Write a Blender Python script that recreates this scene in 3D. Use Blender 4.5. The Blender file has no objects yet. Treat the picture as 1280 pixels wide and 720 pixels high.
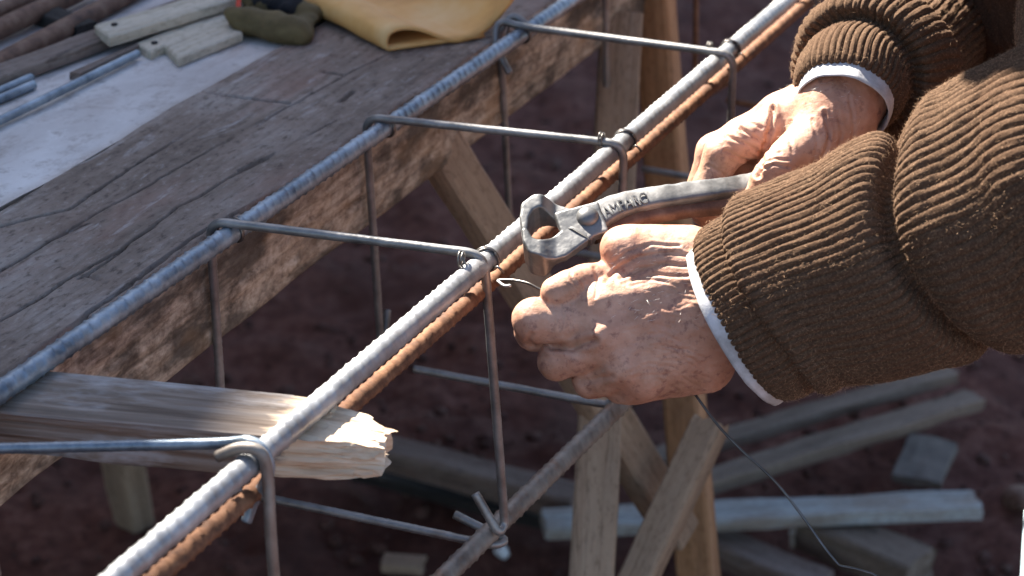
import bpy, bmesh, math, random
import numpy as np
from mathutils import Vector, Matrix, Quaternion
random.seed(7); np.random.seed(7)
R = math.radians
sc = bpy.context.scene
col = sc.collection
# ------------------------------------------------------------------ camera
FPX, PITCH, CH = 2800.0, R(24.35), 1.3715
cam = bpy.data.cameras.new('camera'); cam_o = bpy.data.objects.new('camera', cam); col.objects.link(cam_o)
cam.lens = FPX / 1280 * 36.0; cam.sensor_width = 36.0; cam.clip_end = 500; cam.clip_start = .05
cam_o.location = (0, 0, CH); cam_o.rotation_euler = (R(90) - PITCH, 0, 0)
cam.dof.use_dof = True; cam.dof.focus_distance = 1.28; cam.dof.aperture_fstop = 11.0
sc.camera = cam_o
# ------------------------------------------------------------------ light
SAZ, SEL = R(-35), R(46)                     # sun azimuth from +Y (negative: to the left), elevation
S = Vector((math.sin(SAZ) * math.cos(SEL), math.cos(SAZ) * math.cos(SEL), math.sin(SEL)))
w = bpy.data.worlds.new('World'); sc.world = w; w.use_nodes = True
sky = w.node_tree.nodes.new('ShaderNodeTexSky'); sky.sky_type = 'NISHITA'; sky.sun_disc = False
sky.sun_elevation = SEL; sky.sun_rotation = SAZ
bg = w.node_tree.nodes['Background']; bg.inputs[1].default_value = 0.056
w.node_tree.links.new(sky.outputs[0], bg.inputs[0])
sun = bpy.data.lights.new('sun', 'SUN'); sun.energy = 5.0; sun.angle = R(.5); sun.color = (1, .93, .82)
sun_o = bpy.data.objects.new('sun', sun); col.objects.link(sun_o)
sun_o.rotation_euler = S.to_track_quat('Z', 'Y').to_euler(); sun_o.location = S * 20
sc.view_settings.view_transform = 'Standard'; sc.view_settings.look = 'None'
sc.view_settings.exposure = 2.35; sc.view_settings.gamma = 1.0
# ------------------------------------------------------------------ geometry helpers
CR = Vector((1, 0, 0)); CU = Vector((0, math.sin(PITCH), math.cos(PITCH))); CF = Vector((0, math.cos(PITCH), -math.sin(PITCH)))
CO = Vector((0, 0, CH))
def ray(x, y): return CF + CR * ((x - 640) / FPX) + CU * ((360 - y) / FPX)
UP = Vector((0, 0, 1))
def P(x, y, d): return CO + ray(x, y) * d
def PZ(x, y, z): r = ray(x, y); return CO + r * ((z - CH) / r.z)
def PL(x, y, p0, n): r = ray(x, y); return CO + r * ((p0 - CO).dot(n) / r.dot(n))
def depth(p): return (p - CO).dot(CF)

def vnoise(p, seed=0.0):
    p = np.asarray(p, dtype=np.float64); i = np.floor(p); f = p - i; u = f * f * (3 - 2 * f)
    def h(dx, dy, dz):
        v = np.sin((i[:, 0] + dx) * 127.1 + (i[:, 1] + dy) * 311.7 + (i[:, 2] + dz) * 74.7 + seed * 13.7) * 43758.5453
        return v - np.floor(v)
    L = lambda a, b, t: a + (b - a) * t
    x0 = L(L(h(0,0,0), h(1,0,0), u[:,0]), L(h(0,1,0), h(1,1,0), u[:,0]), u[:,1])
    x1 = L(L(h(0,0,1), h(1,0,1), u[:,0]), L(h(0,1,1), h(1,1,1), u[:,0]), u[:,1])
    return L(x0, x1, u[:,2]) * 2 - 1
def fbm(p, oct=3, seed=0.0):
    p = np.asarray(p, dtype=np.float64); a = 1.0; o = 0
    for k in range(oct): o = o + a * vnoise(p * 2 ** k, seed + k * 3.1); a *= .5
    return o

def mesh_np(name, v, f, smooth=True):
    """mesh from numpy arrays; f is (n,4) or (n,3) or a list"""
    me = bpy.data.meshes.new(name)
    v = np.asarray(v, dtype=np.float32)
    if isinstance(f, list): me.from_pydata(v.tolist(), [], f)
    else:
        f = np.asarray(f, dtype=np.int32); n, k = f.shape
        me.vertices.add(len(v)); me.vertices.foreach_set('co', v.ravel())
        me.loops.add(n * k); me.loops.foreach_set('vertex_index', f.ravel())
        me.polygons.add(n); me.polygons.foreach_set('loop_start', np.arange(0, n * k, k, dtype=np.int32))
        me.update(calc_edges=True)
    if smooth: me.polygons.foreach_set('use_smooth', np.ones(len(me.polygons), dtype=bool))
    me.validate(); me.update()
    return me

def prop(o, label=None, cat=None, group=None, kind=None):
    if label: o['label'] = label
    if cat: o['category'] = cat
    if group: o['group'] = group
    if kind: o['kind'] = kind
    return o
def link(name, me, mat, parent=None, matrix=None):
    o = bpy.data.objects.new(name, me)
    if mat is not None and not me.materials: me.materials.append(mat)
    col.objects.link(o)
    if matrix is not None: o.matrix_world = matrix
    if parent is not None:
        o.parent = parent; o.matrix_parent_inverse = Matrix.Translation(-Vector(parent.location))
        if matrix is not None: o.matrix_basis = matrix
    return o
def empty(name, loc, label, cat, group=None):
    e = bpy.data.objects.new(name, None); col.objects.link(e); e.location = loc; e.empty_display_size = .02
    return prop(e, label, cat, group)

def grid_faces(nu, nv, close_u=False, close_v=False):
    """nu rings of nv points, index = i*nv+j"""
    iu = np.arange(nu if close_u else nu - 1); jv = np.arange(nv if close_v else nv - 1)
    I, J = np.meshgrid(iu, jv, indexing='ij'); I2 = (I + 1) % nu; J2 = (J + 1) % nv
    return np.stack([I * nv + J, I * nv + J2, I2 * nv + J2, I2 * nv + J], -1).reshape(-1, 4)

def resample(pts, step):
    pts = np.array([tuple(p) for p in pts], float); d = np.linalg.norm(np.diff(pts, axis=0), axis=1)
    s = np.concatenate([[0], np.cumsum(d)]); n = max(2, int(s[-1] / step) + 1); t = np.linspace(0, s[-1], n)
    return np.stack([np.interp(t, s, pts[:, k]) for k in range(3)], 1), t
def fillet(pts, r, n=8):
    out = [Vector(pts[0])]
    rr = r if isinstance(r, (list, tuple)) else [r] * len(pts)
    for k in range(1, len(pts) - 1):
        a, b, c = Vector(pts[k-1]), Vector(pts[k]), Vector(pts[k+1])
        u, v = (a - b), (c - b); ra = min(rr[k], u.length * .49, v.length * .49); u.normalize(); v.normalize()
        p, q = b + u * ra, b + v * ra
        for i in range(n + 1):
            t = i / n; out.append(p * (1-t)**2 + b * 2*t*(1-t) + q * t*t)
    out.append(Vector(pts[-1])); return out
def spline(pts, n=8):
    pts = [Vector(p) for p in pts]; q = [pts[0]*2-pts[1]] + pts + [pts[-1]*2-pts[-2]]; out = []
    for k in range(1, len(q) - 2):
        p0, p1, p2, p3 = q[k-1:k+3]
        for i in range(n):
            t = i / n
            out.append(.5 * ((2*p1) + (p2-p0)*t + (2*p0-5*p1+4*p2-p3)*t*t + (3*p1-p0-3*p2+p3)*t**3))
    out.append(pts[-1]); return out
def frames(c, up=None):
    n = len(c); t = np.gradient(c, axis=0); t /= np.linalg.norm(t, axis=1)[:, None] + 1e-12
    a = np.zeros_like(c); u = np.array(up if up is not None else ((0,0,1) if abs(t[0][2]) < .9 else (1,0,0)), float)
    for i in range(n):
        u = u - t[i] * np.dot(u, t[i]); u /= np.linalg.norm(u) + 1e-12; a[i] = u
    return t, a, np.cross(t, a)
def tube(pts, rad, seg=12, step=.002, rib=None, up=None, name='tube', flat=1.0):
    """swept tube with end caps; rib(s, theta) -> radius offset array"""
    c, s = resample(pts, step); t, a, b = frames(c, up); th = np.linspace(0, 2*math.pi, seg, endpoint=False)
    if callable(rad): r = rad(s / s[-1])[:, None] * np.ones(seg)
    else: r = np.full((len(c), seg), float(rad))
    if rib is not None: r = r + rib(s[:, None], th[None, :])
    v = c[:, None, :] + a[:, None, :] * (r * np.cos(th) * flat)[..., None] + b[:, None, :] * (r * np.sin(th))[..., None]
    v = v.reshape(-1, 3); f = grid_faces(len(c), seg, close_v=True)
    nv = len(v); v = np.vstack([v, c[0] - t[0] * .0003, c[-1] + t[-1] * .0003])
    j = np.arange(seg); j2 = (j + 1) % seg
    caps = np.vstack([np.stack([np.full(seg, nv), j2, j, j], 1), np.stack([np.full(seg, nv + 1), (len(c)-1)*seg + j, (len(c)-1)*seg + j2, (len(c)-1)*seg + j2], 1)])
    fl = f.tolist() + [x[:3] for x in caps.tolist()]
    return mesh_np(name, v, fl)
def rebar_rib(pitch, amp, slant=.35, seed=0):
    def g(s, th):
        u = s / pitch + slant * np.sin(th) * 1.2 + .3 * np.where(np.cos(th) > 0, 0, 1)
        x = np.abs((u % 1) - .5)
        rr = amp * np.clip(1 - x / .13, 0, 1) * np.clip(np.abs(np.cos(th)) * 1.6, 0, 1)
        return rr + amp * .8 * np.clip((np.abs(np.sin(th)) - .96) / .04, 0, 1) + amp * .25 * np.sin(s * 310 + th * 2 + seed) * np.sin(s * 97 + th)
    return g
def plank(name, a, b, wid, thk, mat, parent=None, up=(0,0,1), seed=0, rough=.0012, nseg=24, chew=0.0, taper=1.0):
    """sawn wooden piece from a to b; local X runs along the grain; edges eased, faces slightly uneven"""
    a, b = Vector(a), Vector(b); L = (b - a).length; x = (b - a).normalized(); up = Vector(up)
    z = (up - x * up.dot(x)).normalized(); y = z.cross(x)
    prof = []; e = min(wid, thk) * .09
    def side(p, q, n):
        for i in range(n): prof.append((p[0] + (q[0]-p[0]) * i / n, p[1] + (q[1]-p[1]) * i / n))
    W, T = wid / 2, thk / 2
    side((-W+e, T), (W-e, T), 7); prof.append((W-e, T)); side((W, T-e), (W, -T+e), 4); prof.append((W, -T+e))
    side((W-e, -T), (-W+e, -T), 4); prof.append((-W+e, -T)); side((-W, -T+e), (-W, T-e), 4); prof.append((-W, T-e))
    prof = np.array(prof); m = len(prof); xs = np.linspace(0, L, nseg + 1)
    v = np.zeros((nseg + 1, m, 3)); v[..., 0] = xs[:, None]
    tp = 1 + (taper - 1) * xs / L
    v[..., 1] = prof[:, 0] * tp[:, None]; v[..., 2] = prof[:, 1]
    q = v.reshape(-1, 3)
    q[:, 1] += rough * fbm(q * (14, 60, 60) + seed * 7.3, 3, seed); q[:, 2] += rough * fbm(q * (14, 60, 60) + seed * 7.3 + 40, 3, seed)
    q[:, 1] += rough * 1.5 * vnoise(np.stack([q[:, 0] * 5, q[:, 0] * 0, q[:, 0] * 0], 1) + seed, seed)
    v = q.reshape(nseg + 1, m, 3)
    if chew:
        v[-1, :, 0] += chew * fbm(prof[:, [0, 1, 1]] * 300 + seed, 3, seed); v[0, :, 0] += chew * fbm(prof[:, [0, 1, 1]] * 300 + 9 + seed, 3, seed)
    v = v.reshape(-1, 3); f = grid_faces(nseg + 1, m, close_v=True).tolist()
    f.append(list(range(m))); f.append(list(range(nseg * m, (nseg + 1) * m))[::-1])
    f = [g[::-1] for g in f]
    me = mesh_np(name, v, f, smooth=False)
    mw = Matrix(((x.x, y.x, z.x, a.x), (x.y, y.y, z.y, a.y), (x.z, y.z, z.z, a.z), (0, 0, 0, 1)))
    return link(name, me, mat, parent, mw)
# ------------------------------------------------------------------ SDF modelling (surface nets)
def rcone(a, b, ra, rb):
    a, b = np.array(a, np.float32), np.array(b, np.float32)
    def g(p):
        ba = b - a; l2 = float(ba @ ba); pa = p - a
        h = np.clip((pa @ ba) / l2, 0, 1)
        return np.linalg.norm(pa - h[..., None] * ba, axis=-1) - (ra + (rb - ra) * h)
    g.box = (np.minimum(a - ra, b - rb), np.maximum(a + ra, b + rb)); return g
def smin(a, b, k):
    h = np.clip(k - np.abs(a - b), 0, None) / k; return np.minimum(a, b) - h * h * h * k / 6
def surface_nets(field, lo, hi, h):
    lo = np.array(lo, np.float32); hi = np.array(hi, np.float32)
    n = np.ceil((hi - lo) / h).astype(int) + 1
    ax = [lo[k] + h * np.arange(n[k], dtype=np.float32) for k in range(3)]
    G = np.stack(np.meshgrid(*ax, indexing='ij'), -1); D = field(G).astype(np.float32); del G
    neg = D < 0
    c = [(i, j, k) for i in (0, 1) for j in (0, 1) for k in (0, 1)]
    sl = lambda i, m: slice(i, m - 1 + i)
    cor = {q: D[sl(q[0], n[0]), sl(q[1], n[1]), sl(q[2], n[2])] for q in c}
    cn = sum((cor[q] < 0).astype(np.int8) for q in c); act = (cn > 0) & (cn < 8)
    idx = np.argwhere(act); vals = {q: cor[q][act] for q in c}
    acc = np.zeros((len(idx), 3), np.float32); cnt = np.zeros(len(idx), np.float32)
    for q in c:
        for k in range(3):
            if q[k] == 0:
                r = list(q); r[k] = 1; r = tuple(r); va, vb = vals[q], vals[r]; m = (va < 0) != (vb < 0)
                t = np.where(m, va / np.where(m, va - vb, 1), 0); p = np.tile(np.array(q, np.float32), (len(idx), 1)); p[:, k] = t
                acc += p * m[:, None]; cnt += m
    V = lo + (idx + acc / cnt[:, None]) * h
    ID = -np.ones(act.shape, np.int64); ID[act] = np.arange(len(idx)); F = []
    for k in range(3):
        o1, o2 = [(1, 2), (2, 0), (0, 1)][k]
        A = neg; B = np.roll(neg, -1, k); e = A != B
        sel = [slice(1, -1)] * 3; sel[k] = slice(0, -1)
        m = np.zeros_like(e); m[tuple(sel)] = e[tuple(sel)]
        q = np.argwhere(m); fl = neg[m]
        def cell(d1, d2):
            r = q.copy(); r[:, o1] += d1; r[:, o2] += d2; return ID[r[:, 0], r[:, 1], r[:, 2]]
        quad = np.stack([cell(-1, -1), cell(0, -1), cell(0, 0), cell(-1, 0)], 1)
        quad[~fl] = quad[~fl][:, ::-1]; F.append(quad)
    F = np.vstack(F); F = F[(F >= 0).all(1)]
    return V, F
def vnormals(v, f):
    n = np.cross(v[f[:, 2]] - v[f[:, 0]], v[f[:, 3 % f.shape[1]]] - v[f[:, 1]]); o = np.zeros_like(v)
    for k in range(f.shape[1]): np.add.at(o, f[:, k], n)
    return o / (np.linalg.norm(o, axis=1)[:, None] + 1e-12)
def relax(v, f, it=2, lam=.5):
    for _ in range(it):
        s = np.zeros_like(v); c = np.zeros(len(v))
        for k in range(4):
            a, b = f[:, k], f[:, (k + 1) % 4]
            np.add.at(s, a, v[b]); np.add.at(c, a, 1); np.add.at(s, b, v[a]); np.add.at(c, b, 1)
        v = v + lam * (s / c[:, None] - v)
    return v
def to_px(v):
    q = v - np.array(CO); d = q @ np.array(CF)
    return np.stack([640 + FPX * (q @ np.array(CR)) / d, 360 - FPX * (q @ np.array(CU)) / d], 1)
def poly_dist(p, poly):
    d = np.full(len(p), 1e9)
    for a, b in zip(poly[:-1], poly[1:]):
        a, b = np.array(a, float), np.array(b, float); h = np.clip(((p - a) @ (b - a)) / ((b - a) @ (b - a)), 0, 1)
        d = np.minimum(d, np.linalg.norm(p - a - h[:, None] * (b - a), axis=1))
    return d
# ------------------------------------------------------------------ materials
class NT:
    def __init__(s, name):
        s.m = bpy.data.materials.new(name); s.m.use_nodes = True; s.t = s.m.node_tree; s.b = s.t.nodes['Principled BSDF']
        s.co = s.t.nodes.new('ShaderNodeTexCoord').outputs['Object']
    def n(s, k, **kw):
        x = s.t.nodes.new(k)
        for a, v in kw.items(): setattr(x, a, v)
        return x
    def l(s, a, b): s.t.links.new(a, b)
    def map(s, scale, loc=(0, 0, 0)):
        x = s.n('ShaderNodeMapping'); x.inputs['Scale'].default_value = scale; x.inputs['Location'].default_value = loc; s.l(s.co, x.inputs[0]); return x.outputs[0]
    def noise(s, vec, scale, detail=4, rough=.55, dist=0):
        x = s.n('ShaderNodeTexNoise'); x.inputs['Scale'].default_value = scale; x.inputs['Detail'].default_value = detail
        x.inputs['Roughness'].default_value = rough; x.inputs['Distortion'].default_value = dist; s.l(vec, x.inputs['Vector']); return x.outputs['Fac']
    def voro(s, vec, scale, feature='F1'):
        x = s.n('ShaderNodeTexVoronoi', feature=feature); x.inputs['Scale'].default_value = scale; s.l(vec, x.inputs['Vector']); return x.outputs['Distance']
    def ramp(s, fac, stops, mode='LINEAR'):
        x = s.n('ShaderNodeValToRGB'); x.color_ramp.interpolation = mode; e = x.color_ramp.elements
        while len(e) < len(stops): e.new(.5)
        for i, (p, c) in enumerate(stops):
            e[i].position = p; e[i].color = (*c, 1) if not isinstance(c, (int, float)) else (c, c, c, 1)
        s.l(fac, x.inputs[0]); return x.outputs[0]
    def mix(s, fac, a, b, mode='MIX'):
        x = s.n('ShaderNodeMix', data_type='RGBA', blend_type=mode)
        for i, v in ((0, fac), (6, a), (7, b)):
            if isinstance(v, (int, float)): x.inputs[i].default_value = v
            elif isinstance(v, tuple): x.inputs[i].default_value = (*v, 1)
            else: s.l(v, x.inputs[i])
        return x.outputs[2]
    def bump(s, h, strength, dist, prev=None):
        x = s.n('ShaderNodeBump'); x.inputs['Strength'].default_value = strength; x.inputs['Distance'].default_value = dist; s.l(h, x.inputs['Height'])
        if prev is not None: s.l(prev, x.inputs['Normal'])
        return x.outputs[0]
    def done(s, color, rough=.7, metal=0.0, nrm=None, **kw):
        if isinstance(color, tuple): s.b.inputs['Base Color'].default_value = (*color, 1)
        else: s.l(color, s.b.inputs['Base Color'])
        if isinstance(rough, (int, float)): s.b.inputs['Roughness'].default_value = rough
        else: s.l(rough, s.b.inputs['Roughness'])
        s.b.inputs['Metallic'].default_value = metal
        if nrm is not None: s.l(nrm, s.b.inputs['Normal'])
        for k, v in kw.items(): s.b.inputs[k.replace('_', ' ')].default_value = v
        return s.m
def wood(name, dark, mid, light, patch=None, pcol=None, pamt=.5, bumpd=.0012, crack=.55, gs=1.0, fine=1.0):
    t = NT(name); g = t.noise(t.map((3*gs, 70*gs, 70*gs)), 1.0, 6, .65, .3); big = t.noise(t.map((2.2, 7, 7), (3, 1, 2)), 1.0, 4, .6)
    c = t.ramp(g, [(.3, dark), (.5, mid), (.72, light)])
    c = t.mix(t.ramp(big, [(.38, 0.0), (.62, .6)]), c, light)
    if pcol: c = t.mix(t.ramp(t.noise(t.map((6, 16, 16), (7, 3, 5)), 1.4, 6, .7), [(.5 - .12, 0.0), (.5 + .1, pamt)]), c, pcol)
    cr = t.noise(t.map((2.6*gs, 55*gs, 55*gs), (11, 5, 8)), 1.0, 3, .5, .6); crm = t.ramp(cr, [(.485, 0.0), (.5, crack), (.515, 0.0)])
    c = t.mix(crm, c, tuple(x * .25 for x in dark)); sp = t.noise(t.map((120, 260, 260)), 1.0, 3, .7)
    c = t.mix(t.ramp(sp, [(.3, .45 * fine), (.5, 0.0)]), c, tuple(x * .5 for x in dark))
    b = t.bump(g, .6, bumpd); b = t.bump(crm, -.8 if False else .7, -bumpd * 1.2, b) if False else b
    inv = t.ramp(cr, [(.48, 1.0), (.5, 0.0), (.52, 1.0)]); b = t.bump(inv, crack * .8, bumpd, b); b = t.bump(sp, .35, bumpd * .5, b)
    return t.done(c, .85, 0, b, Specular_IOR_Level=.25)
M = {}
def beam_top_mat():
    t = NT('beam_wood'); g = t.noise(t.map((4, 120, 120)), 1.0, 7, .65, .2); f = t.noise(t.map((90, 190, 190)), 1.0, 6, .75); m = t.noise(t.map((9, 16, 16), (2, 4, 1)), 1.0, 6, .7, .3); r = t.noise(t.map((5, 10, 10), (7, 3, 1)), 1.0, 5, .65)
    c = t.ramp(m, [(.32, (.155, .118, .095)), (.5, (.23, .18, .15)), (.68, (.31, .265, .235))]); c = t.mix(t.ramp(g, [(.36, .55), (.5, 0.0)]), c, (.12, .09, .072)); c = t.mix(t.ramp(f, [(.36, .7), (.47, 0.0)]), c, (.07, .052, .042)); c = t.mix(t.ramp(f, [(.56, 0.0), (.68, .45)]), c, (.42, .38, .35))
    c = t.mix(t.ramp(r, [(.52, 0.0), (.68, .55)]), c, (.24, .145, .115)); sc_ = t.noise(t.map((14, 60, 60), (1, 9, 4)), 1.0, 5, .7, .4); c = t.mix(t.ramp(sc_, [(.6, 0.0), (.7, .5)]), c, (.46, .44, .43))
    b = t.bump(f, .45, .0007); b = t.bump(g, .4, .0007, b); return t.done(c, .88, 0, b, Specular_IOR_Level=.2)
M['beam_top'] = beam_top_mat()
M['beam_side'] = None
M['grey_wood'] = wood('grey_wood', (.085, .06, .044), (.155, .118, .09), (.25, .20, .16), (1,), (.17, .12, .09), .35)
M['orange_wood'] = wood('orange_wood', (.18, .085, .035), (.34, .18, .085), (.46, .29, .16), (1,), (.22, .13, .08), .5, .0008, .3)
M['tan_wood'] = wood('tan_wood', (.16, .10, .06), (.30, .21, .14), (.42, .32, .23), (1,), (.22, .16, .12), .4, .0008, .35)
M['pale_wood'] = wood('pale_wood', (.30, .245, .17), (.47, .40, .30), (.60, .54, .44), (1,), (.42, .38, .32), .5, .0007, .25)
M['brown_wood'] = wood('brown_wood', (.07, .05, .04), (.16, .12, .10), (.28, .23, .20), (1,), (.12, .07, .05), .5)
M['blue_wood'] = wood('weathered_blue_wood', (.18, .18, .175), (.33, .365, .37), (.46, .50, .50), (1,), (.25, .19, .14), .75, .0008, .4)
M['dark_wood'] = wood('near_black_wood', (.012, .011, .011), (.025, .022, .02), (.045, .04, .036))  # near black tone; on the ground strip it stands in for shade
def beam_mat():
    t = NT('rough_sawn_side'); g = t.noise(t.map((5, 90, 90)), 1.0, 6, .7, .4); v = t.noise(t.map((60, 100, 100)), 1.0, 8, .78, .3)
    pt = t.noise(t.map((7, 16, 16), (4, 2, 7)), 1.0, 5, .65)
    c = t.ramp(v, [(.3, (.08, .062, .048)), (.44, (.32, .25, .19)), (.55, (.52, .43, .335)), (.72, (.68, .60, .50))])
    c = t.mix(t.ramp(g, [(.35, .7), (.55, 0.0)]), c, (.06, .04, .026)); c = t.mix(t.ramp(pt, [(.46, 0.0), (.54, .8)]), c, (.05, .042, .036))
    o = t.noise(t.map((9, 20, 20), (1, 8, 3)), 1.0, 3, .5); c = t.mix(t.ramp(o, [(.55, 0.0), (.7, .6)]), c, (.40, .25, .13))
    b = t.bump(v, .7, .0012); b = t.bump(g, .5, .0010, b); return t.done(c, .9, 0, b, Specular_IOR_Level=.2)
M['beam_side'] = beam_mat()
def steel(name, a, b, rough=(.3, .55), metal=.85, rust=.15, rcol=(.16, .07, .03), bd=.0003):
    t = NT(name); n1 = t.noise(t.map((40, 40, 40)), 1.0, 6, .65); n2 = t.noise(t.map((160, 160, 160), (3, 3, 3)), 1.0, 4, .7); n3 = t.noise(t.map((14, 14, 14), (8, 1, 3)), 1.0, 5, .7)
    c = t.ramp(n1, [(.35, a), (.65, b)]); c = t.mix(t.ramp(n3, [(.55, 0.0), (.75, rust * 3)]), c, rcol)
    bp = t.bump(n2, .5, bd); return t.done(c, t.ramp(n1, [(.3, rough[0]), (.7, rough[1])]), metal, bp)
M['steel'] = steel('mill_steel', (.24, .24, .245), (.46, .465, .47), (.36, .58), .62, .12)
M['steel_blue'] = steel('sky_tinted_steel', (.12, .15, .185), (.34, .40, .46), (.38, .55), .65, .05)  # sky reflection on the shaded bar put into the colour as blue
M['stirrup'] = steel('stirrup_steel', (.14, .138, .135), (.30, .29, .28), (.34, .55), .6, .3, (.12, .075, .045))
M['under'] = steel('worn_steel', (.14, .115, .10), (.28, .25, .22), (.45, .65), .55, .3, (.22, .10, .045))
M['forged'] = steel('forged_steel', (.10, .10, .10), (.25, .245, .24), (.36, .55), .6, .2, (.15, .10, .07), .0005)
M['wire'] = steel('annealed_wire', (.10, .09, .085), (.2, .19, .18), (.3, .45), .8, .1)
def rustm():
    t = NT('rust'); n1 = t.noise(t.map((90, 90, 90)), 1.0, 6, .7); n2 = t.noise(t.map((22, 22, 22), (2, 5, 1)), 1.0, 4, .6)
    c = t.ramp(n1, [(.3, (.06, .028, .016)), (.5, (.16, .07, .034)), (.7, (.29, .145, .075))]); c = t.mix(t.ramp(n2, [(.5, 0.0), (.7, .6)]), c, (.15, .075, .045))
    return t.done(c, .82, .15, t.bump(n1, .6, .0006))
M['rust'] = rustm()
def rustdark():
    t = NT('dull_rust'); n1 = t.noise(t.map((60, 60, 60)), 1.0, 6, .7)
    c = t.ramp(n1, [(.3, (.06, .03, .022)), (.5, (.14, .075, .05)), (.7, (.22, .14, .10))]); return t.done(c, .75, .2, t.bump(n1, .5, .0006))
M['rust_dark'] = rustdark()
def boardm():
    t = NT('cement_board'); n1 = t.noise(t.map((5, 9, 5)), 1.0, 6, .65, .4); n2 = t.noise(t.map((60, 60, 60)), 1.0, 5, .7); n3 = t.noise(t.map((8, 22, 8), (5, 2, 2)), 1.0, 5, .7, .6)
    c = t.ramp(n1, [(.3, (.38, .345, .33)), (.5, (.52, .49, .475)), (.7, (.66, .64, .63))]); c = t.mix(t.ramp(n3, [(.56, 0.0), (.72, .6)]), c, (.30, .22, .18))
    c = t.mix(t.ramp(n2, [(.30, .7), (.44, 0.0)]), c, (.26, .22, .2)); n4 = t.noise(t.map((26, 40, 26), (3, 7, 1)), 1.0, 6, .75); c = t.mix(t.ramp(n4, [(.52, 0.0), (.68, .7)]), c, (.30, .25, .22)); c = t.mix(t.ramp(n4, [(.3, .5), (.4, 0.0)]), c, (.72, .71, .70)); return t.done(c, .8, 0, t.bump(n2, .4, .0008))
M['board'] = boardm()
def skinm():
    t = NT('weathered_skin'); a = t.noise(t.map((60, 60, 60)), 1.0, 5, .6); b = t.noise(t.map((170, 170, 170), (3, 1, 4)), 1.0, 4, .65); v = t.voro(t.map((420, 420, 420)), 1.0, 'DISTANCE_TO_EDGE')
    d = t.noise(t.map((26, 26, 26), (8, 8, 2)), 1.0, 3, .5); e = t.noise(t.map((900, 900, 900)), 1.0, 2, .5)
    c = t.ramp(a, [(.3, (.34, .175, .105)), (.5, (.46, .25, .168)), (.7, (.58, .35, .25))]); c = t.mix(t.ramp(d, [(.45, 0.0), (.65, .55)]), c, (.43, .19, .12))
    c = t.mix(t.ramp(b, [(.32, .8), (.46, 0.0)]), c, (.22, .10, .075)); c = t.mix(t.ramp(b, [(.6, 0.0), (.75, .3)]), c, (.66, .46, .36))
    n = t.bump(a, .22, .0010); n = t.bump(b, .32, .0006, n); n = t.bump(t.ramp(v, [(0, 0.0), (.25, 1.0)]), .16, .0003, n)
    return t.done(c, .56, 0, n, Subsurface_Weight=.06, Subsurface_Radius=(.006, .002, .0012), Specular_IOR_Level=.45)
M['skin'] = skinm()
def woolm():
    t = NT('brown_wool'); a = t.noise(t.map((700, 700, 700)), 1.0, 4, .7); b = t.noise(t.map((25, 25, 25)), 1.0, 4, .6); k = t.noise(t.map((300, 300, 300), (1, 2, 3)), 1.0, 4, .75)
    c = t.ramp(a, [(.3, (.045, .027, .017)), (.55, (.10, .060, .037)), (.75, (.21, .134, .084))]); c = t.mix(t.ramp(b, [(.4, 0.0), (.65, .35)]), c, (.085, .045, .027))
    n = t.bump(k, .5, .0007); n = t.bump(a, .5, .0004, n)
    return t.done(c, .95, 0, n, Specular_IOR_Level=.1, Sheen_Weight=.12, Sheen_Roughness=.4, Sheen_Tint=(.8, .5, .33, 1))
M['wool'] = woolm()
t = NT('wool_fibre'); M['fibre'] = t.done((.44, .275, .165), .8, 0, None, Specular_IOR_Level=.2)
t = NT('hair'); M['hair'] = t.done((.7, .62, .55), .5)
def clothm(name, c0, c1):
    t = NT(name); a = t.noise(t.map((45, 45, 45)), 1.0, 6, .7); wv = t.noise(t.map((900, 900, 900)), 1.0, 2, .5)
    return t.done(t.ramp(a, [(.3, c0), (.65, c1)]), .85, 0, t.bump(wv, .4, .0003), Specular_IOR_Level=.2)
M['white_cloth'] = clothm('white_cloth', (.30, .29, .28), (.60, .60, .62))
M['trouser'] = clothm('trouser_cloth', (.06, .065, .08), (.10, .105, .12))
def leatherm():
    t = NT('tan_leather'); a = t.noise(t.map((12, 12, 12)), 1.0, 5, .6); b = t.noise(t.map((300, 300, 300)), 1.0, 3, .6)
    c = t.ramp(a, [(.3, (.50, .25, .075)), (.5, (.68, .37, .12)), (.7, (.74, .50, .24))]); return t.done(c, .7, 0, t.bump(b, .4, .0005))
M['leather'] = leatherm()
M['olive'] = clothm('olive_cloth', (.07, .052, .025), (.14, .105, .05)); M['black'] = clothm('black_cloth', (.012, .012, .014), (.03, .03, .034)); M['red'] = clothm('red_strap', (.45, .05, .03), (.55, .08, .05))
def soilm():
    t = NT('red_soil'); a = t.noise(t.map((3, 3, 3)), 1.0, 6, .7); b = t.noise(t.map((45, 45, 45)), 1.0, 6, .7)
    c = t.ramp(b, [(.3, (.055, .025, .019)), (.5, (.12, .052, .04)), (.72, (.20, .105, .084))]); c = t.mix(t.ramp(a, [(.4, 0.0), (.65, .7)]), c, (.055, .027, .023))
    return t.done(c, .95, 0, t.bump(b, .8, .006), Specular_IOR_Level=.15)
M['soil'] = soilm()
def stonem():
    t = NT('soil_clod'); o = t.n('ShaderNodeObjectInfo'); b = t.noise(t.map((14, 14, 14)), 1.0, 3, .7)
    return t.done(t.ramp(b, [(.3, (.05, .025, .021)), (.55, (.10, .052, .042)), (.72, (.16, .11, .09)), (.78, (.3, .26, .25))]), .95, 0, None, Specular_IOR_Level=.15)
M['clod'] = stonem()
t = NT('white_plastic'); M['white'] = t.done((.75, .8, .85), .4)
t = NT('pale_blue_plastic'); M['pale_blue'] = t.done(t.ramp(t.noise(t.map((30, 30, 30)), 1.0), [(.3, (.42, .55, .62)), (.7, (.6, .72, .78))]), .5)
t = NT('plaster'); M['plaster'] = t.done(t.ramp(t.noise(t.map((2, 2, 2)), 1.0, 6), [(.3, (.30, .29, .28)), (.7, (.42, .41, .40))]), .9)
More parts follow.
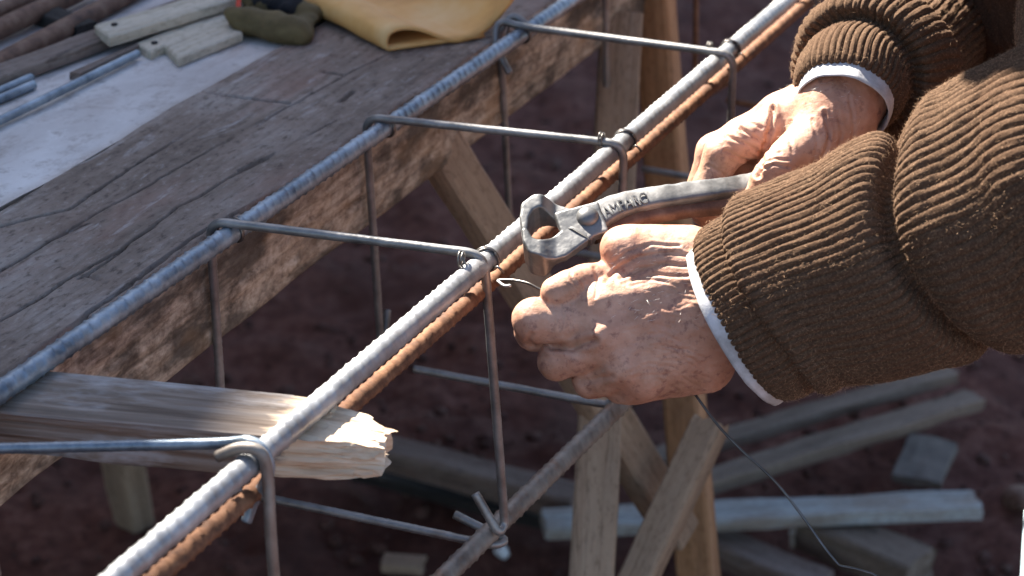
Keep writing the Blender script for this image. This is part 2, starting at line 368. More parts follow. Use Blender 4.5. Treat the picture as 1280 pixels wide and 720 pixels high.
t = NT('clay_tile'); M['tile'] = t.done(t.ramp(t.noise(t.map((40, 40, 40)), 1.0, 5), [(.3, (.09, .08, .07)), (.7, (.16, .14, .12))]), .9, 0, t.bump(t.noise(t.map((90, 90, 90)), 1.0), .5, .002))
t = NT('hole'); M['hole'] = t.done((.02, .016, .014), .9)
# ------------------------------------------------------------------ setting: ground, added wall that casts the shade
def build_ground():
    n = 300; xs = np.linspace(-3.2, 3.2, n); ys = np.linspace(.3, 6.5, n); X, Y = np.meshgrid(xs, ys, indexing='ij')
    p = np.stack([X.ravel(), Y.ravel(), 0 * X.ravel()], 1); z = .022 * fbm(p * 4, 4, 1) + .012 * fbm(p * 19, 3, 5)
    p[:, 2] = z - .02
    prop(link('ground', mesh_np('ground', p, grid_faces(n, n)[:, ::-1]), M['soil']), kind='structure')
    bm = bmesh.new(); k = 400
    for a in range(0, 24):
        pass
    bm.free()
    # outer ground ring to the horizon, 60 mm below the worked patch
    v = [(-300, -300, -.07), (300, -300, -.07), (300, 300, -.07), (-300, 300, -.07)]
    prop(link('ground', mesh_np('ground_far', v, [[0, 1, 2, 3]], False), M['soil']), kind='structure')
    # clods and crumbs: nobody could count them
    V, F = [], []; bmt = bmesh.new(); bmesh.ops.create_icosphere(bmt, subdivisions=1, radius=1.0); bv = np.array([x.co[:] for x in bmt.verts]); bf = np.array([[x.index for x in q.verts] for q in bmt.faces]); bmt.free()
    for i in range(2600):
        y = random.uniform(2.0, 5.0); x = random.uniform(-.3 * y, .3 * y); s = .003 + .009 * random.random() ** 4
        q = bv * (1 + .35 * vnoise(bv * 1.7 + i, i))[:, None] * (s * random.uniform(.7, 1.5), s, s * random.uniform(.4, .8)); a = random.uniform(0, 6.28)
        q = q @ np.array([[math.cos(a), math.sin(a), 0], [-math.sin(a), math.cos(a), 0], [0, 0, 1]])
        z = .022 * fbm(np.array([[x, y, 0]]) * 4, 4, 1)[0] - .02
        V.append(q + (x, y, z + s * .2)); F.append(bf + len(bv) * i)
    prop(link('soil_clods', mesh_np('soil_clods', np.vstack(V), np.vstack(F), False), M['clod']), kind='stuff')
build_ground()
def build_wall():  # unseen sun blocker, added; top edge set from the shadow line on the cage
    a, b = PZ(330, 525, .85), PZ(640, 160, .85); u = (b - a).normalized(); n = Vector((-u.y, u.x, 0)); k = 4.5 / S.dot(n)
    top = a + S * k; th = .3; p0, p1 = top - u * 9, top + u * 14
    q = [p0, p1, p1 + n * th, p0 + n * th]; v = [(x.x, x.y, -.1) for x in q] + [(x.x, x.y, top.z) for x in q]
    f = [[0, 1, 5, 4], [1, 2, 6, 5], [2, 3, 7, 6], [3, 0, 4, 7], [4, 5, 6, 7], [3, 2, 1, 0]]
    prop(link('shade_wall', mesh_np('shade_wall', v, f, False), M['plaster']), 'unseen tall wall added behind the work bench to cast shade over it', 'wall')
build_wall()
# ------------------------------------------------------------------ reinforcement cage
ZT = .85
T1a, T1b = PZ(149, 720, ZT), PZ(985, 0, ZT); L = (T1b - T1a).normalized()
T2a, T2b = PZ(0, 490, ZT), PZ(715, 0, ZT); L2 = (T2b - T2a).normalized()
HST = .184
cage = empty('rebar_cage', T1a.lerp(T1b, .4), 'steel reinforcement cage of long ribbed bars and square stirrups, laid against the beam', 'rebar cage')
def bar(name, a, b, r, mat, label, pitch=.0085, amp=.0007, slant=.35):
    o = link('long_bar', tube([a, b], r, 18, .0011, rebar_rib(pitch, amp, slant), name=name), mat, cage); o['label'] = label; return o
bar('top_bar', T1a - L * .35, T1b + L * .7, .0061, M['steel'], 'bright sunlit steel bar', .0078, .0007)
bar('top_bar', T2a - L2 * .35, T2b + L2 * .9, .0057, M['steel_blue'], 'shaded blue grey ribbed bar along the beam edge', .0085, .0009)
DN = Vector((.0, .0, -.0122)) + Vector((L.y, -L.x, 0)) * .0055
cr_ = (PZ(402, 512, ZT) - T1a).dot(L)
DF = Vector((L.y, -L.x, 0)) * -.0005 + UP * -.0172
bar('top_bar', T1a + L * (cr_ + .014) + DF, T1b + L * .7 + DF, .0045, M['rust'], 'rusty orange bar right under the bright bar, beyond the block', .0075, .0009)
bar('top_bar', T1a - L * .35 + DF, T1a + L * (PZ(330, 564, ZT) - T1a).dot(L) + DF, .0045, M['rust'], 'rusty brown bar right under the bright bar, nearer than the block', .0075, .0013)
B1a, B1b = PZ(560, 717, ZT - HST), PZ(770, 511, ZT - HST); LB = (B1b - B1a).normalized()
bar('low_bar', B1a - LB * .2, B1b + LB * .5, .0062, M['under'], 'lower bar of dull steel with orange patches', .0085, .0009, .5)  # orange patches scattered all round the bar
RS = .0028
def on_line(a, d, px, z=ZT):
    q = PZ(px[0], px[1], z); return a + d * (q - a).dot(d)
def stirrup(path, label=None, mat='stirrup', r=.012):
    o = link('stirrup', tube(fillet(path, r, 8), RS, 10, .0012, rebar_rib(.0045, .00028, .4), name='stirrup'), M[mat], cage)
    if label: o['label'] = label
    return o
OUT = Vector((L.y, -L.x, 0)).normalized()      # outward, to the right of the cage
RB, RC = .0060, .0060 + RS
def corner_up(p, out): return p + UP * (RC) + out * (RC)
# TR / TL / BL / BR corner pixels of the stirrups
STIR = [((605, 318), (262, 276), (630, 668), (284, 612)), ((780, 180), (457, 146), (768, 508), (470, 452)), ((917, 68), (620, 29), (905, 350), (638, 300))]
for k, (tr, tl, br, bl) in enumerate(STIR):
    TR = PZ(*tr, ZT + .008); TL = PZ(*tl, ZT + .008); BR = PZ(*br, ZT - HST); BL = PZ(*bl, ZT - HST)
    if k == 0:   # hook ends at the lower right corner
        path = [BR + Vector((-.022, .012, .032)), BR + Vector((.004, -.004, -.006)), TR, TL, BL, BR + Vector((0, .002, -.004)), PZ(565, 642, ZT - HST + .012)]
        path = [P(594, 617, depth(BR) - .012), P(624, 668, depth(BR) - .009), P(631, 655, depth(BR) - .004), TR, TL, BL, P(618, 682, depth(BR)), P(634, 676, depth(BR) + .004), P(568, 643, depth(BR) + .012)]
        stirrup(path, 'square stirrup being tied by the hands', r=.011)
    elif k == 1:
        path = [P(481, 392, depth(BL) + .012), P(472, 440, depth(BL) + .004), P(462, 425, depth(BL)), TL, TR, BR, BL, P(512, 462, depth(BL) - .01)]
        path = [P(484, 388, depth(BL) + .02), BL + Vector((.004, .004, -.004)), TL, TR, BR, P(517, 461, depth(BL) * .55 + depth(BR) * .45)]
        stirrup(path, r=.011)
    else:
        path = [P(637, 92, depth(TL) - .01), P(624, 62, depth(TL) - .006), P(622, 22, depth(TL)), TR, BR, BL, TL + Vector((0, .002, -.002)), P(668, 40, depth(TL) + .006)]
        path = [P(637, 92, depth(TL) - .006), P(618, 55, depth(TL) - .004), P(622, 24, depth(TL)), P(650, 33, depth(TL) - .003), TR, BR, BL, P(625, 36, depth(TL) + .006), P(640, 16, depth(TL) + .008), P(668, 40, depth(TL) + .006)]
        stirrup(path, r=.011)
# further stirrups, cut by the upper edge of the picture
TL4, BL4, BR4, TR4 = PZ(756, -58, ZT + .008), PZ(760, 214, ZT - HST), PZ(1010, 247, ZT - HST), PZ(1024, -32, ZT + .008)
stirrup([BL4 + Vector((.03, 0, .02)), BL4, TL4, TR4, BR4, BL4 + Vector((.03, .006, 0))])
TL5, BL5 = PZ(871, -150, ZT + .008), PZ(869, 128, ZT - HST); TR5, BR5 = PZ(1112, -112, ZT + .008), PZ(1104, 160, ZT - HST)
stirrup([BL5 + Vector((.03, 0, .02)), BL5, TL5, TR5, BR5, BL5 + Vector((.03, .006, 0))], 'tan far stirrup', 'rust')
# nearest stirrup, both hooks over the bright bar
c0 = on_line(T1a, L, (318, 572)); sd = UP
pl = P(-60, 562, depth(c0) + .02)
h0 = [pl, P(250, 555, depth(c0) + .004), P(316, 553, depth(c0) - .006), P(337, 585, depth(c0) - .004), P(318, 625, depth(c0) + .006), P(308, 652, depth(c0) + .008)]
h1 = [P(272, 571, depth(c0) - .006), P(300, 560, depth(c0) - .011), P(326, 566, depth(c0) - .013), P(335, 600, depth(c0) - .008), P(338, 660, depth(c0) - .002), P(346, 760, depth(c0) + .02), P(352, 935, depth(c0) + .06), P(20, 885, depth(c0) + .12), P(-30, 560, depth(c0) + .04)]
stirrup(spline(h0, 6), 'hooked top of the nearest stirrup', 'steel_blue', r=.002)
o = link('stirrup', tube(spline(h1[:6], 6) + h1[6:], RS * 1.08, 10, .0012, rebar_rib(.0045, .00022, .4)), M['under'], cage); o['label'] = 'nearest stirrup, hooked over the bright bar'
# bottom bar of the nearest stirrup pair, seen under the block
def ring(c, n, r, wr, turns=1.6, tail=None):
    n = n.normalized(); a = n.orthogonal().normalized(); b = n.cross(a); pts = []
    m = int(turns * 18)
    for i in range(m + 1):
        th = i / 18 * 2 * math.pi; pts.append(c + (a * math.cos(th) + b * math.sin(th)) * r * (1 + .05 * math.sin(th * 2.3)) + n * (i / m - .5) * wr * 3)
    if tail: pts += tail
    return pts
def tie(px, z=ZT, tails=()):
    c = on_line(T1a, L, px, z); W = (PZ(px[0] - 60, px[1] - 8, ZT) - c).normalized()
    pts = ring(c + L * .006, (L + W * .35), .0073, .0010, 2.3)
    pts += [c + OUT * .012 + UP * .002 - L * .004, c + OUT * .015 - UP * .002 - L * .002]
    link('tie_wire', tube(spline(pts, 2), .0008, 6, .0008, name='tie'), M['wire'], cage)
    d = PZ(px[0] - 26, px[1] - 6, ZT + .009)
    link('tie_wire', tube(ring(d, W, .0042, .0010, 1.6, [d - UP * .012 + OUT * .006]), .0007, 6, .0008, name='tie'), M['wire'], cage)
for q in ((603, 330), (778, 180), (913, 66), (1016, -28)): tie(q)
def tie2(px):
    c = on_line(T2a, L2, px); link('tie_wire', tube(spline(ring(c, L2 + OUT * .3, .0072, .001, 2.0, [c + UP * .004 - OUT * .012, c - UP * .01 - OUT * .014 + L * .006]), 2), .0008, 6, .0008, name='tie'), M['wire'], cage)
for q in ((292, 288), (482, 158), (655, 42)): tie2(q)
# ------------------------------------------------------------------ timber beam under the cage
def build_beam():
    zt = ZT - .0066
    f0, f1 = PZ(60, 433, zt), PZ(700, -6, zt); X = (f1 - f0).normalized(); a0 = f0 - X * .45; ln = 2.3
    Y = UP.cross(X); bk = PZ(255, 110, zt); wid = (bk - a0).dot(Y); Hh = .073
    org = a0 + Vector((0, 0, -Hh)); mw = Matrix(((X.x, Y.x, 0, org.x), (X.y, Y.y, 0, org.y), (X.z, Y.z, 1, org.z), (0, 0, 0, 1))); inv = mw.inverted()
    nt, ns = 190, 40; prof = [(y, Hh) for y in np.linspace(wid - .004, .005, nt)]
    prof += [(.005 * (1 - math.sin(q)), Hh - .005 + .005 * math.cos(q)) for q in np.linspace(.3, 1.4, 5)]
    prof += [(0, z) for z in np.linspace(Hh - .005, .003, ns)] + [(.003, 0), (wid * .5, 0), (wid - .003, 0), (wid, .003), (wid, Hh - .004)]
    prof = np.array(prof); m = len(prof); nx = 900; xs = np.linspace(0, ln, nx); v = np.zeros((nx, m, 3)); v[..., 0] = xs[:, None]; v[..., 1] = prof[:, 0]; v[..., 2] = prof[:, 1]; v = v.reshape(-1, 3)
    top = v[:, 2] > Hh - .0045; side = (v[:, 1] < .004)
    zz = np.zeros(len(v)); 
    zz += top * (.0004 * fbm(v * (5, 60, 0) , 4, 2) + .00035 * fbm(v * (30, 260, 0), 3, 4))
    def crack(pl, dpt, wd):
        q = np.array([(inv @ PZ(x, y, zt))[:2] for x, y in pl]); wob = np.stack([v[:, 0], v[:, 1] + .0011 * fbm(v * (40, 0, 0), 4, dpt * 1e3)], 1)
        d = poly_dist(wob, q); return -1.7 * dpt * np.exp(-(d / wd) ** 4) * np.clip(.6 + fbm(v * (18, 6, 0), 2, 8), .12, 1.2)
    for pl, dp, wd in ((((40, 445), (150, 362), (253, 288), (337, 243)), .0095, .0014), (((0, 402), (70, 360), (150, 310), (190, 285)), .005, .0011), (((-30, 290), (85, 262), (140, 225), (260, 150)), .005, .0012),
                       (((250, 113), (300, 122), (360, 129)), .007, .0013), (((395, 88), (432, 95)), .005, .001), (((425, 126), (440, 115)), .006, .0016), (((60, 300), (150, 250), (330, 150)), .0022, .0009),
                       (((100, 350), (220, 262), (300, 215), (420, 150)), .003, .0009), (((280, 180), (420, 100), (560, 30)), .002, .001), (((0, 340), (60, 300), (110, 280)), .003, .0012), (((300, 212), (345, 190)), .005, .0014), (((110, 345), (135, 352)), .003, .001)):
        zz += np.where(top, crack(pl, dp, wd), 0)
    v[:, 2] += zz
    v[:, 1] += side * (.0007 * fbm(v * (25, 0, 160), 4, 3) + .0012 * vnoise(v * (4, 0, 8), 6)) + (v[:, 1] > wid - .005) * (.004 * fbm(v * (9, 0, 0), 4, 5))
    lowz = v[:, 2] < .006; v[:, 2] += lowz * .0016 * fbm(v * (9, 0, 0) + 3, 4, 9)
    f = grid_faces(nx, m, close_v=True).tolist(); f.append(list(range(m))[::-1]); f.append(list(range((nx-1)*m, nx*m)))
    me = mesh_np('timber_beam', v, f); me.materials.append(M['beam_top']); me.materials.append(M['beam_side'])
    mi = np.zeros(len(me.polygons), dtype=np.int32); jj = np.tile(np.arange(m), nx - 1); mi[:len(jj)] = (jj >= nt + 2) & (jj < nt + 5 + ns); me.polygons.foreach_set('material_index', mi)
    o = link('timber_beam', me, None, None, mw); prop(o, 'thick weathered timber beam with a cracked grey top, under the blue grey bar', 'beam'); return X, Y, zt, mw, wid
BX, BY, ZB, BMW, BWID = build_beam()
def build_board():
    z = ZB - .0015; a = PZ(255, 110, z); Y = BY; X = BX; o = a - X * 1.3 + Y * -.003
    n, m = 160, 90; xs = np.linspace(0, 3.0, n); ys = np.linspace(.0, .9, m); G = np.stack(np.meshgrid(xs, ys, indexing='ij'), -1).reshape(-1, 2)
    v = np.concatenate([G, np.zeros((len(G), 1))], 1); v[:, 2] = .0015 * fbm(v * (9, 12, 0), 4, 2)
    f = grid_faces(n, m).tolist(); k = len(v)
    low = [(0, 0, -.02), (3, 0, -.02), (3, .9, -.02), (0, .9, -.02)]; v = np.vstack([v, low]); f.append([k+3, k+2, k+1, k])
    e0 = [i * m for i in range(n)]; f.append([k, k + 1] + e0[::-1])
    f = [x[::-1] for x in f]
    mw = Matrix(((X.x, Y.x, 0, o.x), (X.y, Y.y, 0, o.y), (X.z, Y.z, 1, z), (0, 0, 0, 1)))
    prop(link('bench_board', mesh_np('bench_board', v, f), M['board'], None, mw), 'wide pale cement stained board beside the timber beam', 'board'); return z
ZBD = build_board()
# ------------------------------------------------------------------ short wooden block under the bars
def build_block():
    a, b = P(-45, 508, 1.215), P(490, 548, 1.17)
    ztop = ZT - .0064
    tl, tr = PZ(78, 466, ztop), PZ(395, 497, ztop)       # back top edge
    fl = PZ(5, 512, ztop)
    fr = PZ(365, 546, ztop)
    X = (tr - tl).normalized(); st = tl - X * .004; Wd = abs((fl - tl).dot(X.cross(UP).normalized())); Y = UP.cross(X).normalized(); Z = X.cross(Y)
    ln = .004 + (PZ(489, 538, ztop - .008) - tl).dot(X); T = .0245
    nx = 190; nw, nh = 26, 18; prof = [(y, T) for y in np.linspace(0, -Wd, nw)] + [(-Wd, z) for z in np.linspace(T - .002, .002, nh)] + [(y, 0) for y in np.linspace(-Wd, 0, 8)] + [(0, z) for z in np.linspace(.003, T - .003, 5)]
    prof = np.array(prof); m = len(prof); v = np.zeros((nx, m, 3)); xs = np.linspace(0, ln, nx); v[..., 0] = xs[:, None]; v[..., 1] = prof[:, 0]; v[..., 2] = prof[:, 1]
    v = v.reshape(-1, 3); v[:, 0] += (1 - v[:, 0] / ln) * (v[:, 1] * (L.dot(X) / L.dot(Y)) - .004); tip = np.clip((v[:, 0] - (ln - .055)) / .055, 0, 1)
    # the right end is splintered: it narrows from the back and from below in steps
    cz = v[:, 2] - T * .35; v[:, 2] = T * .35 + cz * (1 - .35 * tip ** 2.2); cy = v[:, 1] + Wd * .62; v[:, 1] = -Wd * .62 + cy * (1 - .5 * tip ** 1.6)
    st_ = np.floor(v[:, 2] / .0042 + 1.6 * fbm(v * (0, 150, 0), 2, 4)) ; v[:, 0] += tip ** 1.5 * .006 * vnoise(np.stack([st_ * 3.7, np.floor(v[:, 1] / .005) * 1.9, 0 * st_], 1), 5)
    g = fbm(v * (9, 160, 260), 3, 3); nrm_y = (np.abs(v[:, 1] + Wd) < .002) | (tip > 0); up_ = v[:, 2] > T - .001
    v[:, 1] -= np.where(nrm_y, .0016 * g + tip * .003 * fbm(v * (25, 0, 420), 3, 6), 0); v[:, 2] += np.where(up_, .0008 * fbm(v * (8, 130, 0), 3, 7), 0)
    v[:, 2] += np.where(v[:, 2] < .002, .002 * fbm(v * (20, 0, 0), 3, 2), 0)
    f = grid_faces(nx, m, close_v=True).tolist(); f.append(list(range(m))[::-1]); f.append(list(range((nx-1)*m, nx*m)))
    f = [q[::-1] for q in f]
    me = mesh_np('wood_block', v, f, False); org = st - Z * T
    mw = Matrix(((X.x, Y.x, Z.x, org.x), (X.y, Y.y, Z.y, org.y), (X.z, Y.z, Z.z, org.z), (0, 0, 0, 1)))
    t = NT('block_wood'); gr = t.noise(t.map((6, 110, 160)), 1.0, 6, .65, .3); sm = t.noise(t.map((10, 26, 26), (.4, 0, 2)), 1.0, 5, .65)
    c = t.ramp(gr, [(.32, (.085, .06, .045)), (.5, (.20, .155, .125)), (.7, (.33, .285, .25))]); c = t.mix(t.ramp(sm, [(.53, 0.0), (.66, .65)]), c, (.46, .45, .45))
    sx = t.n('ShaderNodeSeparateXYZ'); t.l(t.co, sx.inputs[0]); mr = t.n('ShaderNodeMapRange'); mr.inputs[1].default_value = ln - .075; mr.inputs[2].default_value = ln - .03; t.l(sx.outputs[0], mr.inputs[0])
    ad = t.mix(t.noise(t.map((30, 200, 200)), 1.0, 4, .6), (0, 0, 0), (.5, .5, .5)); fr_ = t.ramp(t.mix(.5, mr.outputs[0], t.noise(t.map((35, 200, 200)), 1.0, 4, .6)), [(.45, 0.0), (.55, 1.0)])
    fresh = t.ramp(gr, [(.3, (.42, .27, .17)), (.5, (.60, .46, .33)), (.7, (.72, .60, .47))]); c = t.mix(fr_, c, fresh)
    m_ = t.done(c, .85, 0, t.bump(gr, .8, .0014), Specular_IOR_Level=.2)
    prop(link('wood_block', me, m_, None, mw), 'short grey wooden block with a splintered sunlit end, under both top bars', 'wood block')
build_block()
# ------------------------------------------------------------------ things lying on the bench
def rod(name, pts, r, mat, label, cat, group=None, rib=None, seg=10):
    o = link(name, tube(pts, r, seg, .003, rib, name=name), M[mat]); return prop(o, label, cat, group)
zb = ZBD
rod('steel_pipe', [PZ(-40, 99, zb + .008), PZ(190, -22, zb + .008)], .0075, 'rust_dark', 'long brown rusty pipe, the one just left of the pale battens', 'pipe', 'rusty pipes on the bench')
rod('steel_pipe', [PZ(-30, 50, zb + .01), PZ(120, -20, zb + .012)], .008, 'rust_dark', 'brown rusty pipe in the top left corner, second from the corner', 'pipe', 'rusty pipes on the bench')
rod('steel_pipe', [PZ(-30, 26, zb + .012), PZ(70, -18, zb + .014)], .007, 'rust_dark', 'dark pipe nearest the top left corner', 'pipe', 'rusty pipes on the bench')
rod('thin_rod', [PZ(-40, 131, zb + .004), PZ(39, 97, zb + .004)], .0034, 'steel_blue', 'short blue grey rod end at the left edge, upper of the pair', 'rod', 'thin rods on the board', rebar_rib(.005, .0003))
rod('thin_rod', [PZ(-40, 141, zb + .004), PZ(42, 106, zb + .004)], .0034, 'steel_blue', 'short blue grey rod end at the left edge, lower of the pair', 'rod', 'thin rods on the board', rebar_rib(.005, .0003))
rod('thin_rod', [PZ(-40, 170, zb + .006), PZ(172, 67, zb + .006)], .0032, 'steel_blue', 'long thin blue grey rod lying across the pale board up to a batten', 'rod', 'thin rods on the board', rebar_rib(.005, .0003))
o = plank('wood_strip', PZ(-40, 112, zb + .006), PZ(300, -16, zb + .006), .022, .010, M['brown_wood'], seed=3); prop(o, 'long brown wooden strip running under the pale batten', 'wood strip')
o = plank('wood_sliver', PZ(92, 95, zb + .004), PZ(172, 60, zb + .004), .009, .006, M['brown_wood'], seed=5, taper=.7); prop(o, 'small grey brown sliver of wood above the long thin rod', 'wood sliver')
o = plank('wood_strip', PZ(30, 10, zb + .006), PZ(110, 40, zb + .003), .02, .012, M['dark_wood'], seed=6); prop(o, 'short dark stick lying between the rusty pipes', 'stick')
def poly_slab(name, px, z, thk, mat, label, cat, holes=()):
    e = empty(name, PZ(*px[0], z), label, cat); bm = bmesh.new(); c = [PZ(x, y, z + thk) for x, y in px]
    X = (c[1] - c[0]).normalized(); Y = UP.cross(X); org = c[0] - UP * thk
    loc = [((q - org).dot(X), (q - org).dot(Y)) for q in c]
    # densify outline for uneven edges
    out = []
    for (ax, ay), (bx, by) in zip(loc, loc[1:] + loc[:1]):
        k = max(1, int(math.hypot(bx - ax, by - ay) / .006))
        for i in range(k): out.append((ax + (bx - ax) * i / k + random.uniform(-.0005, .0005), ay + (by - ay) * i / k + random.uniform(-.0005, .0005)))
    vs = [bm.verts.new((x, y, 0)) for x, y in out]; fc = bm.faces.new(vs); ex = bmesh.ops.extrude_face_region(bm, geom=[fc]); bmesh.ops.translate(bm, vec=(0, 0, thk), verts=[g for g in ex['geom'] if isinstance(g, bmesh.types.BMVert)])
    bmesh.ops.recalc_face_normals(bm, faces=bm.faces); 
    bmesh.ops.bevel(bm, geom=[q for q in bm.edges if abs(q.verts[0].co.z - q.verts[1].co.z) < 1e-6 and q.verts[0].co.z > thk * .5], offset=.0012, segments=1, affect='EDGES')
    me = bpy.data.meshes.new(name); bm.to_mesh(me); bm.free(); mw = Matrix(((X.x, Y.x, 0, org.x), (X.y, Y.y, 0, org.y), (X.z, Y.z, 1, org.z), (0, 0, 0, 1)))
    link('board_piece', me, mat, e, mw)
    for h in holes:
        c = PZ(*h, z + thk); link('screw_hole', tube([c - UP * .004, c + UP * .0008], .0036, 14, .002, None, None, 'hole', .7), M['hole'], e)
    return e
poly_slab('pale_batten', [(118, 31), (300, -22), (330, -14), (136, 46)], zb + .010, .008, M['pale_wood'], 'pale straight batten with one screw hole, behind the notched one', 'batten', [(143, 31)])
poly_slab('pale_batten', [(170, 54), (292, 2), (303, 40), (222, 72), (206, 56), (188, 64)], zb + .001, .007, M['pale_wood'], 'pale notched batten with a narrow holed tongue, beside the olive glove', 'batten', [(193, 54)])
def build_leather():
    p0, p1 = PZ(482, 67, ZB), PZ(640, 45, ZB); x = (p1 - p0).normalized(); n = Vector((x.y, -x.x, 0))
    pr = [(606, 47), (566, 53), (530, 60), (500, 66.5), (486, 64), (481, 55), (485, 42), (496, 35), (512, 33), (530, 36), (550, 44), (570, 49), (592, 44), (612, 31), (632, 8), (648, -14)]
    pts = [PL(q[0], q[1], p0, n) for q in pr]; pts = spline(pts, 6); c = np.array([p[:] for p in pts]); c[:, 2] = np.maximum(c[:, 2], ZB + .0016)
    e0, e1 = PZ(482, 67, ZB), PZ(345, 2, ZB); d = np.array((e1 - e0).normalized()[:]); m = 44; ln = .42
    s = np.linspace(0, ln, m); v = c[None] + d * s[:, None, None]
    hgt = c[:, 2] - ZB; zz = v[..., 2]; zz[:] = ZB + .0016 + (hgt - .0016)[None] * (1 - .25 * (s / ln))[:, None] + 0
    q = v.reshape(-1, 3); q[:, 2] += np.clip(.004 * fbm(q * 22, 3, 4), -.001, .01) * np.repeat(np.clip(s / .05, 0, 1), len(c)); v = q
    # edge wander
    me = mesh_np('leather_sheet', v, grid_faces(m, len(c))[:, ::-1]); o = link('leather_sheet', me, M['leather']); md = o.modifiers.new('s', 'SOLIDIFY'); md.thickness = .0028; md.offset = 1
    prop(o, 'folded tan leather sheet with a rolled loop at its edge, lying on the beam', 'leather sheet')
build_leather()
def build_glove():
    e = empty('work_glove', PZ(335, 48, zb), 'crumpled dark olive cloth glove tucked under the tan leather sheet', 'glove')
    fs = [rcone(PZ(312, 26, zb + .012), PZ(362, 36, zb + .010), .018, .014), rcone(PZ(322, -6, zb + .014), PZ(376, 14, zb + .010), .020, .016), rcone(PZ(362, 36, zb + .010), PZ(384, 28, zb + .008), .013, .010)]
    def fld(p):
        d = fs[0](p)
        for g in fs[1:]: d = smin(d, g(p), .012)
        return d
    lo = np.min([g.box[0] for g in fs], 0) - .01; hi = np.max([g.box[1] for g in fs], 0) + .01; V, F = surface_nets(fld, lo, hi, .0025); V = relax(V, F, 3); N = vnormals(V, F); V = V + N * (.004 * fbm(V * 45, 3, 3) + .0025 * np.sin(V @ np.array([90, 160, 60]) + 3 * fbm(V * 20, 2, 1)))[:, None]
    V[:, 2] = zb + (V[:, 2] - zb) * .6 + .003; link('glove_body', mesh_np('glove', V, F), M['olive'], e)
    g2 = rcone(PZ(322, -4, zb + .014), PZ(366, 12, zb + .012), .013, .012); V, F = surface_nets(g2, g2.box[0] - .005, g2.box[1] + .005, .002); V = V + vnormals(V, F) * (.004 * fbm(V * 70, 3, 6))[:, None]; link('glove_lining', mesh_np('lining', V, F), M['black'], e)
    link('strap', tube(spline([PZ(297, 20, zb + .016), PZ(298, 6, zb + .02), PZ(299, -14, zb + .026)], 6), .002, 8, .002, flat=.5), M['red'], e)
build_glove()
# ------------------------------------------------------------------ trestle and posts under the beam
def to_ground(a, b):
    d = (b - a); return a + d * (a.z / -d.z) if d.z < 0 else b
tres = empty('wooden_trestle', PZ(745, 720, 0.0), 'wooden trestle with raking legs and a diagonal brace, under the far end of the beam', 'trestle')
A = P(779, 20, 1.93); Bq = P(741, 722, 1.80); l1 = plank('leg', to_ground(A, Bq), A, .036, .020, M['tan_wood'], tres, up=-CF, seed=11); l1['label'] = 'tan front leg'
A = P(812, -30, 2.0); Bq = P(872, 722, 2.02); l2 = plank('leg', to_ground(A, Bq), A, .033, .035, M['orange_wood'], tres, up=-CF + CR * -.35, seed=12); l2['label'] = 'orange tinted rear leg'
b1 = plank('brace', P(545, 180, 1.66), P(850, 665, 1.93), .034, .026, M['tan_wood'], tres, up=-CF + CR * .5 + CU * .3, seed=13)
b2 = plank('brace', P(888, 530, 1.86), to_ground(P(888, 530, 1.86), P(770, 790, 1.80)), .027, .024, M['tan_wood'], tres, up=-CF + CR * -.4 + CU * .5, seed=14, chew=.004); b2['label'] = 'pale grey crossing brace'
po = plank('wooden_post', PZ(168, 652, -.02), P(118, 380, 2.35), .043, .035, M['tan_wood'], up=-CF + CR * -.5, seed=16); prop(po, 'short tan post standing on the soil below the wooden block', 'post')
# ------------------------------------------------------------------ timber scraps on the ground
def gp(name, a, b, wid, thk, mat, label, cat, za=.02, zb_=.02, seed=0, up=(0, 0, 1), group='loose planks on the soil', chew=.003, taper=1.0):
    return prop(plank(name, PZ(*a, za), PZ(*b, zb_), wid, thk, M[mat], up=up, seed=seed, chew=chew, rough=.002, taper=taper), label, cat, group)
gp('plank', (790, 583), (1188, 466), .030, .016, 'grey_wood', 'upper grey plank of the two slanting ones, partly behind the sleeve', 'plank', .05, .05, 21)
gp('plank', (820, 624), (1218, 500), .036, .018, 'grey_wood', 'lower grey plank of the slanting pair with a pale broken end', 'plank', .06, .05, 22)
gp('plank', (680, 655), (1222, 632), .046, .017, 'blue_wood', 'blue white painted plank lying level behind the trestle legs', 'plank', .06, .05, 23)
gp('plank', (1015, 658), (1150, 715), .06, .04, 'grey_wood', 'short grey plank below the blue white one', 'plank', .02, .02, 24)
gp('plank', (880, 672), (1030, 735), .045, .03, 'brown_wood', 'dull brown plank half buried beside the short grey plank', 'plank', .015, .015, 25)
gp('plank', (480, 566), (725, 628), .045, .030, 'brown_wood', 'narrow brown plank on the soil left of the trestle', 'plank', .055, .055, 26)
gp('plank', (450, 588), (730, 654), .05, .012, 'dark_wood', 'near black strip standing in for shade in front of the narrow brown plank', 'plank', .02, .02, 28)  # dark board put where only shade lies below the brown plank
gp('tile_piece', (1143, 602), (1165, 552), .062, .012, 'tile', 'square grey broken tile lying on the soil at right', 'tile', .03, .04, 29, group=None)
gp('wood_chip', (480, 702), (530, 706), .03, .012, 'tan_wood', 'tan wood chip on the soil near the bottom edge', 'wood chip', .01, .01, 31, group=None)
gp('wood_chip', (990, 668), (1022, 672), .035, .02, 'white_cloth' if False else 'pale_wood', 'pale wood chip under the blue white plank', 'wood chip', .012, .012, 32, group=None)
